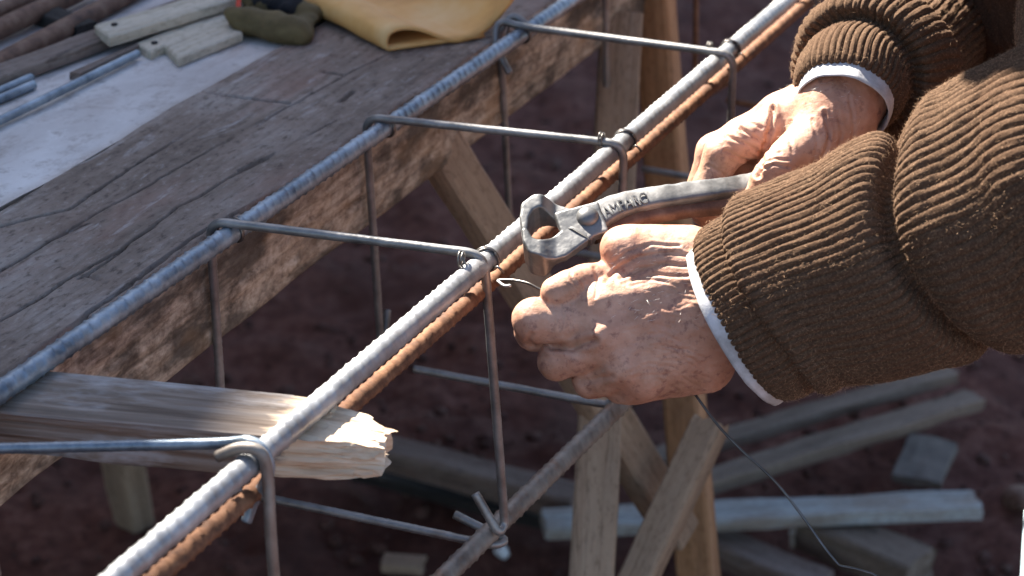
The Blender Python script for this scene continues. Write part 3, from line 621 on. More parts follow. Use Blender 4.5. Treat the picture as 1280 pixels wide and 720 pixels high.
def clump(name, px, r, mat, label, cat, seed, flat=.7):
    c = PZ(*px, r * .5); bm = bmesh.new(); bmesh.ops.create_icosphere(bm, subdivisions=3, radius=r); v = np.array([x.co[:] for x in bm.verts]); k = 1 + .3 * fbm(v / r * 1.3 + seed, 3, seed)
    for x, q, kk in zip(bm.verts, v, k): x.co = Vector(q * kk) * 1; x.co.z *= flat
    me = bpy.data.meshes.new(name); bm.to_mesh(me); bm.free(); me.polygons.foreach_set('use_smooth', np.ones(len(me.polygons), dtype=bool))
    return prop(link(name, me, M[mat], None, Matrix.Translation(c)), label, cat)
clump('stone', (1274, 622), .022, 'rust_dark', 'brown stone at the right edge above the pale blue pipe', 'stone', 3)
clump('plastic_bead', (628, 688), .0085, 'white', 'small round white plastic bead on the soil under the hook', 'bead', 9, 1.0)
rod('plastic_pipe', [to_ground(P(1290, 640, 1.72), P(1283, 770, 1.66)), P(1290, 640, 1.72)], .0062, 'pale_blue', 'pale blue pipe end at the lower right edge', 'pipe')
# ------------------------------------------------------------------ pliers (end nippers)
DPL = 1.283; KP = DPL / FPX
def build_pliers():
    e = empty('pliers', P(735, 278, DPL), 'steel end cutting pliers with a round rivet, held over the bright bar', 'pliers')
    # plane frame: u along the handle in the picture, n toward the camera and a little up
    n = (-CF + CU * .62 - CR * .08).normalized(); u = (CR - n * CR.dot(n)).normalized(); vv = n.cross(u); o0 = P(735, 278, DPL)
    mw = Matrix(((u.x, vv.x, n.x, o0.x), (u.y, vv.y, n.y, o0.y), (u.z, vv.z, n.z, o0.z), (0, 0, 0, 1)))
    vs = 1 / (vv.dot(CU))
    def q(x, y): return np.array([(x - 735) * KP, (278 - y) * KP * vs])
    def lift(a, z): return Vector((a[0], a[1] - n.dot(CU) * z / vv.dot(CU), z))
    def seg2(p, pts, rad):
        d = None
        for (a, ra), (b, rb) in zip(zip(pts[:-1], rad[:-1]), zip(pts[1:], rad[1:])):
            a, b = np.array(a, np.float32), np.array(b, np.float32); h = np.clip(((p - a) @ (b - a)) / float((b - a) @ (b - a)), 0, 1)
            x = np.linalg.norm(p - a - h[..., None] * (b - a), axis=-1) - (ra + (rb - ra) * h); d = x if d is None else np.minimum(d, x)
        return d
    def ext(d2, z, z0, z1, rnd):
        a = d2 + rnd; b = np.abs(z - (z0 + z1) / 2) - (z1 - z0) / 2 + rnd
        return np.minimum(np.maximum(a, b), 0) + np.sqrt(np.maximum(a, 0) ** 2 + np.maximum(b, 0) ** 2) - rnd
    K = KP
    lowj = [q(655, 318), q(661, 322), q(668, 325), q(680, 325), q(695, 321), q(712, 310), q(728, 296), q(742, 284)]; lowr = [2*K, 5*K, 9*K, 12*K, 13*K, 15*K, 20*K, 22*K]
    lowj = [q(657, 297), q(661, 309), q(670, 318), q(684, 320), q(700, 314), q(716, 302), q(732, 288)]; lowr = [4*K, 7*K, 11*K, 14*K, 16*K, 17*K, 20*K]
    upj = [q(657, 293), q(656, 277), q(661, 264), q(672, 257), q(686, 258), q(700, 264), q(716, 272), q(735, 280)]; upr = [4*K, 6*K, 9*K, 10*K, 11*K, 12*K, 15*K, 20*K]
    def half(path, rad, zb0, zb1, jaw, plate=False):
        def fld(p):
            d2 = seg2(p[..., :2], path, rad); x = p[..., 0]
            if plate:
                w_ = p[..., :2] - q(727, 284); cx, sx_ = math.cos(.26), math.sin(.26); bx = np.abs(w_[..., 0] * cx + w_[..., 1] * sx_) - 26 * K; by = np.abs(-w_[..., 0] * sx_ + w_[..., 1] * cx) - 21 * K
                d2 = np.minimum(d2, np.minimum(np.maximum(bx, by), 0) + np.sqrt(np.maximum(bx, 0) ** 2 + np.maximum(by, 0) ** 2) - 3 * K)
            wj = np.clip((q(697, 0)[0] - x) / (22 * K), 0, 1); wj = wj * wj * (3 - 2 * wj)
            z0 = zb0 + (-.0135 - zb0) * wj; z1 = zb1 + (jaw - zb1) * wj
            a = d2 + .0012; b = np.maximum(z0 - p[..., 2], p[..., 2] - z1) + .0012
            return np.minimum(np.maximum(a, b), 0) + np.sqrt(np.maximum(a, 0) ** 2 + np.maximum(b, 0) ** 2) - .0012
        return fld
    lo = (q(640, 0)[0], q(0, 345)[1], -.019); hi = (q(775, 0)[0], q(0, 235)[1], .017)
    V, F = surface_nets(half(lowj, lowr, -.0005, .0062, .0105, True), lo, hi, .0006); V = relax(V, F, 2)
    V += vnormals(V, F) * (.00012 * fbm(V * 260, 3, 1))[:, None]; link('jaw', mesh_np('jaw', V, F), M['forged'], e, mw)['label'] = 'lower jaw'
    V, F = surface_nets(half(upj, upr, -.0085, -.0008, .0085), lo, hi, .0006); V = relax(V, F, 2); V += vnormals(V, F) * (.00012 * fbm(V * 260, 3, 2))[:, None]
    link('jaw', mesh_np('jaw', V, F), M['forged'], e, mw)['label'] = 'upper jaw'
    # handles: swept bars
    def handle(pxs, z0, z1, wdt, thk, mat, lab):
        pts = spline([mw @ lift(q(x, y), z0 + (z1 - z0) * i / (len(pxs) - 1)) for i, (x, y) in enumerate(pxs)], 8); c, s = resample(pts, .0015); t, a, b = frames(c, np.array(n[:]))
        th = np.linspace(0, 2 * math.pi, 24, endpoint=False); ca, sa = np.cos(th), np.sin(th); pw = lambda x: np.sign(x) * np.abs(x) ** .55
        tt = s / s[-1]; W_ = np.interp(tt, np.linspace(0, 1, len(wdt)), wdt)[:, None] * K; v = c[:, None] + a[:, None] * (pw(ca)[None] * thk / 2)[..., None] + b[:, None] * (pw(sa)[None] * W_)[..., None]
        v = v.reshape(-1, 3); v = v + (.0003 * fbm(v * 200, 3, 5))[:, None]; f = grid_faces(len(c), 24, close_v=True).tolist(); f += [list(range(24)), list(range((len(c)-1)*24, len(c)*24))[::-1]]
        h = link('handle', mesh_np('handle', v, [x[::-1] for x in f]), M[mat], e); h['label'] = lab
    handle([(722, 297), (742, 276), (765, 262), (792, 254), (830, 248), (870, 243), (910, 239), (945, 234), (1000, 222), (1050, 205)],   .0028, -.036, [19, 19, 18, 17, 16.5, 16, 16, 16, 15, 13], .0085, 'forged', 'upper handle with raised lettering')
    handle([(738, 292), (765, 282), (800, 272), (840, 266), (880, 262), (930, 258), (990, 252), (1040, 244)], -.0045, -.038, [15, 14, 12, 12, 12, 12, 12, 11], .0085, 'rust_dark', 'brown lower handle')
    # rivet
    bm = bmesh.new(); bmesh.ops.create_uvsphere(bm, u_segments=28, v_segments=14, radius=1)
    for x in bm.verts: x.co = Vector((x.co.x * .0066, x.co.y * .0066, .0056 + max(x.co.z, -.3) * .0048))
    me = bpy.data.meshes.new('rivet'); bm.to_mesh(me); bm.free(); me.polygons.foreach_set('use_smooth', np.ones(len(me.polygons), dtype=bool)); link('rivet', me, M['forged'], e, mw)
    # raised word on the handle
    cv = bpy.data.curves.new('lettering', 'FONT'); cv.body = 'AMPARO'; cv.size = 21 * K; cv.extrude = .00055; cv.space_character = 1.02; cv.resolution_u = 4
    to = bpy.data.objects.new('t', cv); col.objects.link(to); bpy.context.view_layer.update(); me = bpy.data.meshes.new_from_object(to.evaluated_get(bpy.context.evaluated_depsgraph_get())); bpy.data.objects.remove(to)
    cc = np.array([x.co[:] for x in me.vertices]); wl = cc[:, 0].max()
    path = spline([Vector((*q(x, y), 0)) for x, y in ((755, 273), (768, 267.5), (786, 261), (812, 254))], 8); pc, ps = resample(path, .0005); ps = ps / ps[-1]
    for x in me.vertices:
        tt = x.co.x / wl; i = int(np.clip(tt, 0, 1) * (len(pc) - 1)); i = min(max(i, 1), len(pc) - 2); tg = Vector(pc[i + 1] - pc[i - 1]).normalized(); nn = Vector((-tg.y, tg.x, 0)); zf = .0028 - .0388 * (.17 + .21 * tt) + .0051 - .0003 * tt
        x.co = lift(Vector(pc[i]) + nn * (x.co.y - 7 * K * .9) * 1.15, zf - .0048) + Vector((0, 0, .0048 + x.co.z * .9))
    me.materials.clear(); link('lettering', me, M['forged'], e, mw)
    return mw
PMW = build_pliers()
# ------------------------------------------------------------------ binding wire held in the fingers
bw = spline([P(622, 350, 1.283), P(640, 350, 1.278), P(660, 354, 1.272), P(676, 362, 1.268), P(692, 368, 1.266), P(740, 400, 1.27), P(800, 450, 1.28), P(850, 482, 1.275), P(870, 494, 1.272)], 6) 
bw += spline([P(871, 496, 1.27), P(897, 531, 1.265), P(926, 562, 1.262), P(960, 593, 1.26), P(984, 620, 1.258), P(1007, 651, 1.255), P(1030, 684, 1.25), P(1047, 705, 1.248)], 5)[0:-1] + [P(1049, 707, 1.248), P(1070, 711, 1.246), P(1090, 717, 1.245), P(1130, 740, 1.24)]
o = link('binding_wire', tube(bw, .0008, 7, .0015, name='wire'), M['wire']); prop(o, 'thin binding wire running from the stirrup joint through the fingers and hanging below the fist', 'wire')
o = link('tie_wire', tube(spline([P(622, 351, 1.282), P(630, 357, 1.276), P(638, 357, 1.272)], 6), .0009, 7, .0008), M['steel'], cage)
# ------------------------------------------------------------------ person
D1 = 1.262; K1 = D1 / FPX; D2 = 1.335; K2 = D2 / FPX
person = empty('person', (.62, 1.5, 0), 'person in a brown ribbed wool sweater tying wire on the cage with both hands', 'person')
def hp(d0, k): return lambda x, y, z: np.array(P(x, y, d0 - z * k)[:])
A1, A2 = hp(D1, K1), hp(D2, K2)
def chain(A, k, pts): return [rcone(A(*p[:3]), A(*q[:3]), p[3] * k, q[3] * k) for p, q in zip(pts[:-1], pts[1:])]
# left fist: palm, then fingers
palm = chain(A1, K1, [(890, 352, -4, 40), (752, 380, 6, 27)]) + chain(A1, K1, [(890, 382, 2, 42), (752, 415, 14, 27)]) + chain(A1, K1, [(890, 405, 0, 42), (776, 450, 8, 27)]) + chain(A1, K1, [(888, 425, -8, 40), (802, 468, -2, 27)])
palm += chain(A1, K1, [(880, 455, -26, 38), (800, 472, -26, 30)]) + chain(A1, K1, [(1010, 350, -6, 62), (900, 385, -4, 58)])
palm += chain(A1, K1, [(885, 335, -18, 44), (790, 316, -14, 31)]) + chain(A1, K1, [(860, 312, -20, 29), (776, 310, -18, 25)])
palm += chain(A1, K1, [(850, 400, -30, 40), (770, 400, -30, 34)])
thumb1 = chain(A1, K1, [(800, 332, -26, 23), (762, 346, -20, 21), (730, 352, -2, 20.5), (712, 359, 10, 20.5), (695, 365, 15, 19.5)])
fing1 = [chain(A1, K1, [(758, 380, 8, 27), (704, 404, 10, 24), (668, 400, 8, 27), (667, 414, -20, 23), (676, 400, -44, 18), (690, 384, -48, 15)]),
         chain(A1, K1, [(758, 424, 15, 27), (722, 442, 8, 24), (696, 452, -4, 23), (698, 455, -34, 20), (730, 450, -50, 18)]),
         chain(A1, K1, [(778, 455, 8, 26), (752, 472, -10, 22), (738, 476, -20, 21.5), (746, 478, -44, 18), (780, 470, -56, 15)]),
         chain(A1, K1, [(802, 470, 0, 25), (784, 482, -20, 20), (774, 484, -32, 18), (790, 478, -54, 15)])]
palm += chain(A1, K1, [(700, 428, -40, 22), (770, 455, -44, 28)]) + chain(A1, K1, [(706, 415, -36, 20), (780, 400, -40, 30)])
palm2 = chain(A2, K2, [(1128, 62, -242, 36), (1104, 82, -116, 42), (1072, 98, -24, 50)]) + chain(A2, K2, [(1072, 98, -24, 52), (1046, 134, -4, 50)]) + chain(A2, K2, [(1050, 138, -10, 46), (985, 150, -28, 30)]) + chain(A2, K2, [(1040, 158, 6, 46), (1004, 188, 24, 30)])
palm2 += chain(A2, K2, [(1050, 190, -14, 44), (980, 205, -44, 34)]) + chain(A2, K2, [(1060, 110, -30, 36), (976, 142, -46, 26)])
fing2 = [chain(A2, K2, [(1010, 186, 26, 29), (988, 196, 40, 24), (970, 216, 50, 22.5), (958, 232, 50, 20.5), (944, 252, 46, 18)]),
         chain(A2, K2, [(984, 152, -30, 27), (938, 172, -22, 23), (903, 194, -20, 23), (886, 232, -26, 19.5), (884, 262, -40, 17.5), (900, 282, -56, 15)]),
         chain(A2, K2, [(976, 146, -52, 26), (930, 168, -60, 23), (892, 190, -62, 22), (878, 232, -68, 19), (882, 266, -78, 17), (905, 284, -90, 15)]),
         chain(A2, K2, [(990, 170, -78, 25), (940, 200, -92, 22), (905, 232, -96, 20), (905, 270, -100, 17), (930, 286, -104, 15)]),
         chain(A2, K2, [(1005, 200, -92, 22), (960, 232, -112, 18), (935, 262, -116, 16), (945, 288, -116, 14)])]
def field_of(palm, fing, kp, kf, kj):
    def fld(p):
        d = palm[0](p)
        for g in palm[1:]: d = smin(d, g(p), kp)
        fd = None
        for fs in fing:
            x = fs[0](p)
            for g in fs[1:]: x = smin(x, g(p), kf)
            fd = x if fd is None else smin(fd, x, kj * .35)
        return smin(d, fd, kj)
    return fld
def nets_of(fld, parts, h):
    lo = np.min([g.box[0] for g in parts], 0) - .006; hi = np.max([g.box[1] for g in parts], 0) + .006; return surface_nets(fld, lo, hi, h)
def carve(V, N, px, lines):
    """skin folds: each (polyline in picture coordinates, depth mm, width px); only where the surface faces the lens"""
    face = (N @ np.array((-CF)[:])) > .05; D = np.zeros(len(V))
    for pl, dp, wd in lines:
        d = poly_dist(px + 1.5 * np.stack([vnoise(V * 160, 1), vnoise(V * 160, 2)], 1), pl); D -= dp * .001 * (np.exp(-(d / wd) ** 2) - .45 * np.exp(-((d - wd * 2.0) / (wd * 1.2)) ** 2))
    return D * face
fl1 = sum(fing1, []) + thumb1; fm1 = field_of(palm, fing1, .014, .005, .012)
def fist(p):
    t_ = thumb1[0](p)
    for g in thumb1[1:]: t_ = smin(t_, g(p), .005)
    return smin(fm1(p), t_, .0035)
V, F = nets_of(fist, palm + fl1, .00095); V = relax(V, F, 1, .4); N = vnormals(V, F); px = to_px(V)
lines1 = [([(872, 322), (838, 316), (800, 322), (770, 336), (757, 352)], 1.0, 2.2), ([(872, 334), (835, 330), (800, 336), (775, 348)], .9, 2.2), ([(860, 346), (820, 343), (790, 350)], .7, 2), ([(850, 308), (815, 305), (785, 315), (766, 328)], .6, 2),
          ([(742, 336), (748, 352), (745, 372)], .6, 2), ([(726, 366), (716, 352), (712, 340)], .5, 1.6), ([(721, 368), (708, 354)], .3, 1.4), ([(733, 362), (722, 342)], .4, 1.5),
          ([(700, 376), (704, 395), (700, 412)], .5, 1.8), ([(690, 376), (694, 395), (691, 413)], .4, 1.6), ([(712, 380), (715, 398), (711, 414)], .4, 1.8),
          ([(664, 418), (660, 426), (666, 432)], 1.0, 3), ([(744, 426), (715, 433), (690, 434)], 2.2, 4), ([(764, 470), (745, 474), (725, 476)], 1.0, 3.5)]
rng = random.Random(4)
for i in range(34):
    x, y = rng.uniform(775, 905), rng.uniform(350, 480); a = rng.uniform(-.5, .3); l_ = rng.uniform(12, 34); lines1.append(([(x, y), (x + l_ * math.cos(a), y + l_ * math.sin(a)), (x + 2 * l_ * math.cos(a + .3), y + 2 * l_ * math.sin(a + .3))], rng.uniform(.15, .35), 1.6))
D = carve(V, N, px, lines1) - .0028 * np.exp(-((px[:, 0] - 716) ** 2 / 12 ** 2 + (px[:, 1] - 438) ** 2 / 7 ** 2)) * ((N @ np.array((-CF)[:])) > 0)
for c, r, h in (((752, 374), 17, .9), ((752, 414), 17, 1.3), ((786, 466), 16, 1.8), ((815, 478), 15, .8)): D += h * .001 * np.exp(-((px[:, 0] - c[0]) ** 2 + (px[:, 1] - c[1]) ** 2) / r ** 2) * ((N @ np.array((-CF)[:])) > 0)
for pl in ([(750, 375), (885, 345)], [(755, 414), (885, 378)], [(770, 446), (885, 405)]): D += .0007 * np.exp(-(poly_dist(px, pl) / 7) ** 2)
V = V + N * (D + .0003 * fbm(V * 90, 3, 2) + .00014 * fbm(V * 330, 2, 6))[:, None]
v1, f1 = V, F
fl2 = sum(fing2, []); V, F = nets_of(field_of(palm2, fing2, .012, .005, .010), palm2 + fl2, .00115); V = relax(V, F, 1, .4); N = vnormals(V, F); px = to_px(V)
lines2 = [([(966, 136), (964, 160), (955, 185), (948, 220)], 1.4, 3), ([(1030, 140), (1036, 165), (1033, 190), (1022, 208)], 1.0, 2), ([(1046, 130), (1052, 165), (1046, 200)], .5, 1.8), ([(1062, 120), (1068, 160), (1060, 200)], .5, 1.8), ([(1016, 150), (1022, 180), (1015, 205)], .4, 1.6),
          ([(950, 206), (968, 198), (986, 200)], .6, 1.6), ([(950, 214), (968, 206), (986, 209)], .6, 1.6), ([(955, 200), (975, 190)], .4, 1.5), ([(925, 160), (944, 172), (955, 182)], .8, 2), ([(908, 170), (930, 180), (950, 190)], .7, 2), ([(908, 188), (925, 198), (945, 204)], .8, 2), ([(932, 152), (952, 160)], .5, 1.8), ([(884, 206), (898, 214), (910, 222)], .4, 1.6), ([(990, 152), (985, 172), (992, 190)], .5, 2)]
D = carve(V, N, px, lines2) * 1.5; V = V + N * (D + .00035 * fbm(V * 95, 3, 12) + .00014 * fbm(V * 330, 2, 16))[:, None]
# rest of the body (mostly outside the frame): torso, head, legs, joined to the arms inside the sleeves
w3 = lambda x, y, z: np.array((x, y, z), float)
el1, el2 = np.array(P(1395, 235, 1.16)[:]), np.array(P(1225, -75, 1.68)[:]); sh1, sh2 = w3(.38, 1.27, 1.24), w3(.24, 1.74, 1.25)
rest = [rcone(A1(1010, 350, -6), el1, .026, .038), rcone(el1, np.array(P(1414, 120, 1.19)[:]), .034, .032), rcone(np.array(P(1414, 120, 1.19)[:]), np.array(P(1425, -60, 1.26)[:]), .032, .034), rcone(np.array(P(1425, -60, 1.26)[:]), sh1, .034, .04), rcone(A2(1128, 62, -242), el2, .018, .022), rcone(el2, sh2, .025, .03), rcone(w3(.50, 1.5, .92), w3(.30, 1.5, 1.26), .13, .13), rcone(sh1, sh2, .05, .05), rcone(w3(.26, 1.5, 1.33), w3(.18, 1.5, 1.42), .055, .055),
        rcone(w3(.10, 1.5, 1.53), w3(.07, 1.5, 1.46), .095, .08), rcone(w3(-.02, 1.5, 1.47), w3(-.005, 1.5, 1.455), .012, .016)] + [rcone(w3(.52, 1.5 + q, .9), w3(.52, 1.5 + q * 1.1, .5), .085, .06) for q in (-.09, .09)] + [rcone(w3(.52, 1.5 + q * 1.1, .5), w3(.56, 1.5 + q * 1.1, .06), .06, .045) for q in (-.09, .09)] + [rcone(w3(.56, 1.5 + q * 1.1, .05), w3(.40, 1.5 + q * 1.2, .035), .045, .035) for q in (-.09, .09)]
def fr(p):
    d = rest[0](p)
    for g in rest[1:]: d = smin(d, g(p), .03)
    return d
v3, f3 = surface_nets(fr, (-.06, .95, -.02), (.75, 1.95, 1.66), .012)
v3 = np.asarray(v3); allv = np.vstack([v1, V, v3]); allf = np.vstack([f1, F + len(v1), f3 + len(v1) + len(V)])
link('body', mesh_np('body', allv, allf), M['skin'], person)
# trousers over the legs
tr_ = [rcone(w3(.52, 1.5 + q * .8, .88), w3(.52, 1.5 + q * 1.1, .5), .095, .08) for q in (-.09, .09)] + [rcone(w3(.52, 1.5 + q * 1.1, .5), w3(.56, 1.5 + q * 1.1, .10), .08, .07) for q in (-.09, .09)] + [rcone(w3(.51, 1.45, .88), w3(.51, 1.55, .88), .105, .105)]
def ft(p):
    d = tr_[0](p)
    for g in tr_[1:]: d = smin(d, g(p), .03)
    return d
V_, F_ = surface_nets(ft, (.28, 1.2, 0.02), (.75, 1.8, 1.08), .012); link('trousers', mesh_np('trousers', V_, F_), M['trouser'], person)
# hair on the head
hc = rcone(w3(.125, 1.5, 1.55), w3(.15, 1.5, 1.50), .098, .088); V_, F_ = surface_nets(hc, hc.box[0] - .01, hc.box[1] + .01, .006); V_ = V_[:]; link('hair', mesh_np('hair', V_ + vnormals(V_, F_) * (.004 * fbm(V_ * 60, 3, 1))[:, None], F_), M['fibre'], person)
# ---- knitted sleeves: swept profile with raised ribs along the arm
def sleeve(axis_pts, prof, k, ribs, amp, sq=1.0, up=None, nper=8, ny=None, wob=.5, lump=0.0, seed=0, skew=None, knit=1.0):
    """axis_pts: world centre line; prof: list of (distance px, radius px) walked along the cloth; s may run backwards at folds"""
    ap = np.array([tuple(p) for p in axis_pts]); dl = np.linalg.norm(np.diff(ap, axis=0), axis=1); S_ = np.concatenate([[0], np.cumsum(dl)])
    pr = np.array(spline([Vector((a * k, b * k, 0)) for a, b in prof], 10))[:, :2] if False else np.array([p[:] for p in spline([Vector((a * k, b * k, 0)) for a, b in prof], 10)])[:, :2]
    d = np.concatenate([[0], np.cumsum(np.linalg.norm(np.diff(pr, axis=0), axis=1))]); n = int(d[-1] / .0016); tt = np.linspace(0, d[-1], n); s = np.interp(tt, d, pr[:, 0]); r = np.interp(tt, d, pr[:, 1])
    tg = np.gradient(ap, axis=0); tg /= np.linalg.norm(tg, axis=1)[:, None]
    nt = ribs * nper; th = np.linspace(0, 2 * math.pi, nt, endpoint=False)
    TH, TT = np.meshgrid(th, tt); SS = np.repeat(s[:, None], nt, 1); RR = np.repeat(r[:, None], nt, 1)
    if skew is not None: SS = SS + skew(SS, TH)
    q = np.stack([np.cos(TH) * 3, np.sin(TH) * 3, TT * 22], -1).reshape(-1, 3)
    th2 = TH + (wob * .05 * fbm(q, 3, seed)).reshape(TH.shape)
    RR = RR * (1 + lump * fbm(q * (.5, .5, .7) + 5, 3, seed + 3).reshape(TH.shape))
    x = np.abs(np.sin(th2 * ribs / 2)); rp = x ** .26; var = 1 + .12 * fbm(q * (4, 4, 2) + 2, 2, seed + 7).reshape(TH.shape)
    st = knit * np.sin(TT / .0031 * 2 * math.pi + np.floor(th2 * ribs / (2 * math.pi)) * 1.7) * .00028 * x
    off = amp * var * (rp - .6) + st + (knit * .0004 * fbm(q * (12, 12, 7), 2, seed + 9)).reshape(TH.shape)
    dr = np.gradient(pr[:, 1] if False else r) ; ds = np.gradient(s); ln = np.sqrt(dr ** 2 + ds ** 2) + 1e-9; nr, ns_ = ds / ln, -dr / ln       # profile normal (radial, axial)
    RR = RR + off * nr[:, None]; SS = SS + off * ns_[:, None]
    C = np.stack([np.interp(SS, S_, ap[:, j]) for j in range(3)], -1)
    T = np.stack([np.interp(SS, S_, tg[:, j]) for j in range(3)], -1); T /= np.linalg.norm(T, axis=-1)[..., None]
    ex = SS - np.clip(SS, 0, S_[-1]); C = C + T * ex[..., None]
    u0 = np.array(up[:]); A_ = u0 - T * (T @ u0)[..., None]; A_ /= np.linalg.norm(A_, axis=-1)[..., None]; B_ = np.cross(T, A_)
    v = C + A_ * (RR * np.cos(TH))[..., None] + B_ * (RR * sq * np.sin(TH))[..., None]
    return v.reshape(-1, 3), grid_faces(n, nt, close_v=True)[:, ::-1]
ax1 = spline([P(931, 396, 1.262), P(1006, 356, 1.248), P(1082, 332, 1.236), P(1148, 306, 1.225), P(1225, 280, 1.21), P(1310, 246, 1.19), P(1400, 210, 1.16)], 8)
prof1 = [(6, 96), (-1, 108), (0, 117), (12, 121), (34, 122), (52, 119), (58, 117), (55, 124), (50, 132), (58, 137), (85, 135), (120, 139), (155, 146), (188, 150), (206, 148), (216, 138), (219, 122), (225, 112), (234, 112), (242, 124), (248, 144), (262, 158), (284, 167), (310, 168), (370, 172), (440, 170), (490, 150), (515, 95), (520, 20)]
sk = lambda s, th: .010 * (1 - np.cos(th)) * np.clip((s - .05) / .045, 0, 1) + .012 * np.sin(th * 2 + .6) * np.clip((s - .03) / .05, 0, 1) + .004 * np.sin(3 * th + 1) * np.clip(s / .04, 0, 1)
sv1, sf1 = sleeve(ax1, prof1, K1, 82, .0031, .86, CU, nper=12, wob=.14, lump=.035, seed=1, skew=sk)
ax2 = spline([P(1058, 122, 1.337), P(1066, 100, 1.347), P(1082, 88, 1.363), P(1104, 82, 1.390), P(1128, 62, 1.45), P(1165, 15, 1.55), P(1225, -75, 1.68)], 8)
prof2 = [(8, 50), (0, 58), (0, 64), (14, 68), (34, 70), (54, 68), (66, 68), (64, 78), (60, 88), (70, 98), (90, 104), (110, 108), (132, 98), (145, 86), (160, 82), (200, 84), (300, 92), (420, 100), (560, 110)]
sv2, sf2 = sleeve(ax2, prof2, K2, 50, .0030, 1.0, CU, nper=12, wob=.16, lump=.035, seed=4)
# upper arms and torso in coarser ribbing
def tubeaxis(pts): return spline([Vector(p) for p in pts], 8)
ua1 = tubeaxis([P(1412, 240, 1.15), P(1414, 120, 1.19), P(1425, -60, 1.26), tuple(sh1)])
sv3, sf3 = sleeve(ua1, [(-60, 60), (-40, 120), (0, 150), (80, 150), (200, 150), (400, 155), (900, 160)], K1, 60, .0016, .9, CF, lump=.05, seed=8)
ua2 = tubeaxis([tuple(el2), tuple((el2 + sh2) / 2), tuple(sh2)]); sv4, sf4 = sleeve(ua2, [(-60, 40), (-40, 90), (0, 115), (200, 150), (500, 180), (700, 180)], K1, 44, .0016, .9, CU, lump=.05, seed=9)
tax = tubeaxis([(.49, 1.52, .78), (.47, 1.52, .95), (.38, 1.51, 1.15), (.28, 1.5, 1.30), (.22, 1.5, 1.37)]); sv5, sf5 = sleeve(tax, [(0, 320), (60, 390), (300, 400), (700, 400), (1000, 360), (1130, 260), (1180, 140), (1210, 125)], K1, 130, .0018, 1.25, Vector((1, 0, 0)), nper=6, lump=.03, seed=11)
yk = tubeaxis([tuple(sh1 + (sh1 - sh2) * .12), tuple(sh1), tuple((sh1 + sh2) / 2), tuple(sh2), tuple(sh2 + (sh2 - sh1) * .12)]); sv6, sf6 = sleeve(yk, [(-8, 10), (0, 110), (60, 180), (300, 230), (800, 230), (1250, 180), (1320, 110), (1330, 10)], K1, 60, .0016, .9, CU, lump=.03, seed=12)
sw_v = [sv1, sv2, sv3, sv4, sv5, sv6]; sw_f = [sf1, sf2, sf3, sf4, sf5, sf6]; offs = np.cumsum([0] + [len(x) for x in sw_v[:-1]])
link('sweater', mesh_np('sweater', np.vstack(sw_v), np.vstack([f + o_ for f, o_ in zip(sw_f, offs)])), M['wool'], person)
# ---- shirt cuffs
def cuff(axis_pts, prof, k, sq, label, seed):
    v, f = sleeve(axis_pts, prof, k, 20, .00004, sq, CU, nper=6, lump=.035, seed=seed, knit=.25); o = link('shirt_cuff', mesh_np('shirt_cuff', v, f), M['white_cloth'], person); o['label'] = label
cuff(ax1, [(20, 103), (6, 106), (-8, 109), (-16, 110), (-18, 113), (-14, 115), (0, 114), (14, 111)], K1, .86, 'pale cuff edge at the near wrist', 2)
cuff(ax2, [(20, 52), (6, 55), (-20, 57), (-24, 58.5), (-20, 60), (4, 61), (14, 60)], K2, 1.0, 'pale cuff edge at the far wrist', 3)
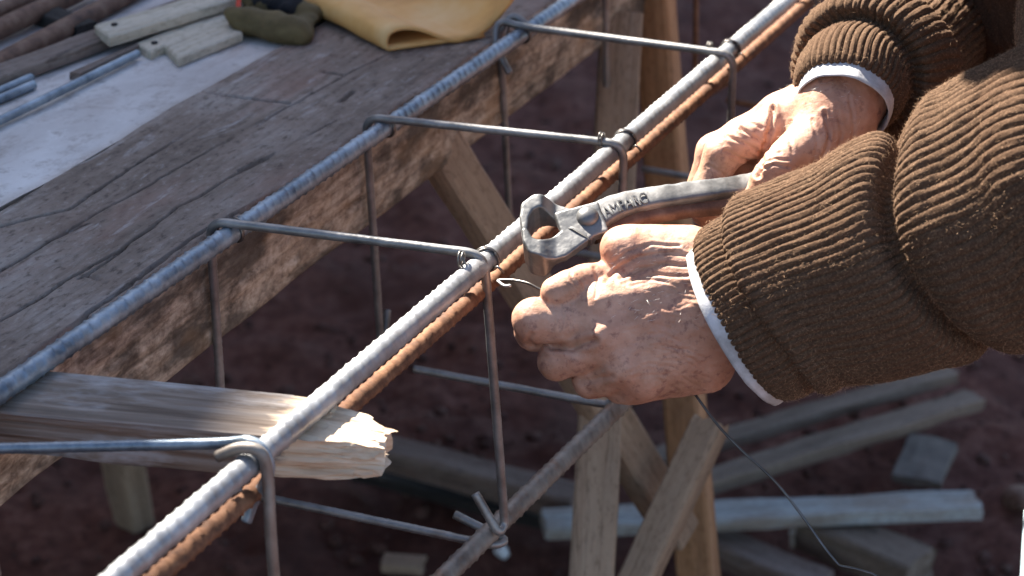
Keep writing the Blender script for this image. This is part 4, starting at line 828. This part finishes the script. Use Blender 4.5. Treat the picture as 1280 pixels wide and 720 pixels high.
# ---- loose wool fibres standing off the knit (nobody could count them)
def fuzz(v, f, n, ln, wd, seed, keep=None):
    rg = np.random.default_rng(seed); nf = vnormals(v, f); c = v[f].mean(1); pxy = to_px(c); m = (pxy[:, 0] > 780) & (pxy[:, 0] < 1310) & (pxy[:, 1] > -30) & (pxy[:, 1] < 560); ids = np.flatnonzero(m)
    i = f[rg.choice(ids, n), rg.integers(0, 4, n)]; p = v[i] + rg.normal(0, .0006, (n, 3)); d = nf[i] * rg.uniform(.25, 1, (n, 1)) + rg.normal(0, .75, (n, 3)); d /= np.linalg.norm(d, axis=1)[:, None]; l = ln * rg.uniform(.3, 1, (n, 1)) ** 1.5
    sd = np.cross(d, rg.normal(0, 1, (n, 3))); sd /= np.linalg.norm(sd, axis=1)[:, None] + 1e-9; cv = rg.normal(0, .35, (n, 3)); a = p - nf[i] * .0004; b = a + d * l * .5 + cv * l * .15; e = a + d * l + cv * l * .5
    V = np.stack([a - sd * wd, a + sd * wd, b + sd * wd * .8, b - sd * wd * .8, e], 1).reshape(-1, 3); k = np.arange(n)[:, None] * 5
    return V, np.hstack([k, k + 1, k + 2, k + 3]), np.hstack([k + 3, k + 2, k + 4])
FV, FF, off = [], [], 0
for v, f, n, sd_ in ((sv1, sf1, 60000, 1), (sv2, sf2, 26000, 2), (sv3, sf3, 10000, 3)):
    a, q4, q3 = fuzz(v, f, n,   .0034, .00005, sd_); FV.append(a); FF += (q4 + off).tolist() + (q3 + off).tolist(); off += len(a)
o = link('wool_fuzz', mesh_np('wool_fuzz', np.vstack(FV), FF, False), M['fibre'], person); o['kind'] = 'stuff'
# ---- sparse pale hairs on the backs of both hands
def hairs(v, f, box, n, seed):
    rg = np.random.default_rng(seed); nf = vnormals(v, f); pxy = to_px(v); m = (pxy[:, 0] > box[0]) & (pxy[:, 0] < box[2]) & (pxy[:, 1] > box[1]) & (pxy[:, 1] < box[3]) & ((nf @ np.array((-CF)[:])) > -.1); i = rg.choice(np.flatnonzero(m), n)
    d = nf[i] * .35 + np.array((CR * -.8 + CU * -.2)[:]) + rg.normal(0, .35, (n, 3)); d /= np.linalg.norm(d, axis=1)[:, None]; l = rg.uniform(.002, .006, (n, 1)); sd = np.cross(d, nf[i]); sd /= np.linalg.norm(sd, axis=1)[:, None] + 1e-9
    a = v[i]; b = a + d * l * .5 + nf[i] * l * .12; e = a + d * l; w_ = .00006; V = np.stack([a - sd * w_, a + sd * w_, b + sd * w_, b - sd * w_, e], 1).reshape(-1, 3); k = np.arange(n)[:, None] * 5
    return V, np.hstack([k, k + 1, k + 2, k + 3]).tolist(), np.hstack([k + 3, k + 2, k + 4]).tolist()
a, q4, q3 = hairs(v1, f1, (765, 300, 880, 400), 80, 1); b_, r4, r3 = hairs(V, F, (960, 90, 1080, 200), 90, 2); k = len(a)
o = link('hand_hair', mesh_np('hand_hair', np.vstack([a, b_]), q4 + q3 + [[x + k for x in y] for y in r4 + r3], False), M['hair'], person); o['kind'] = 'stuff'
bpy.context.view_layer.update()
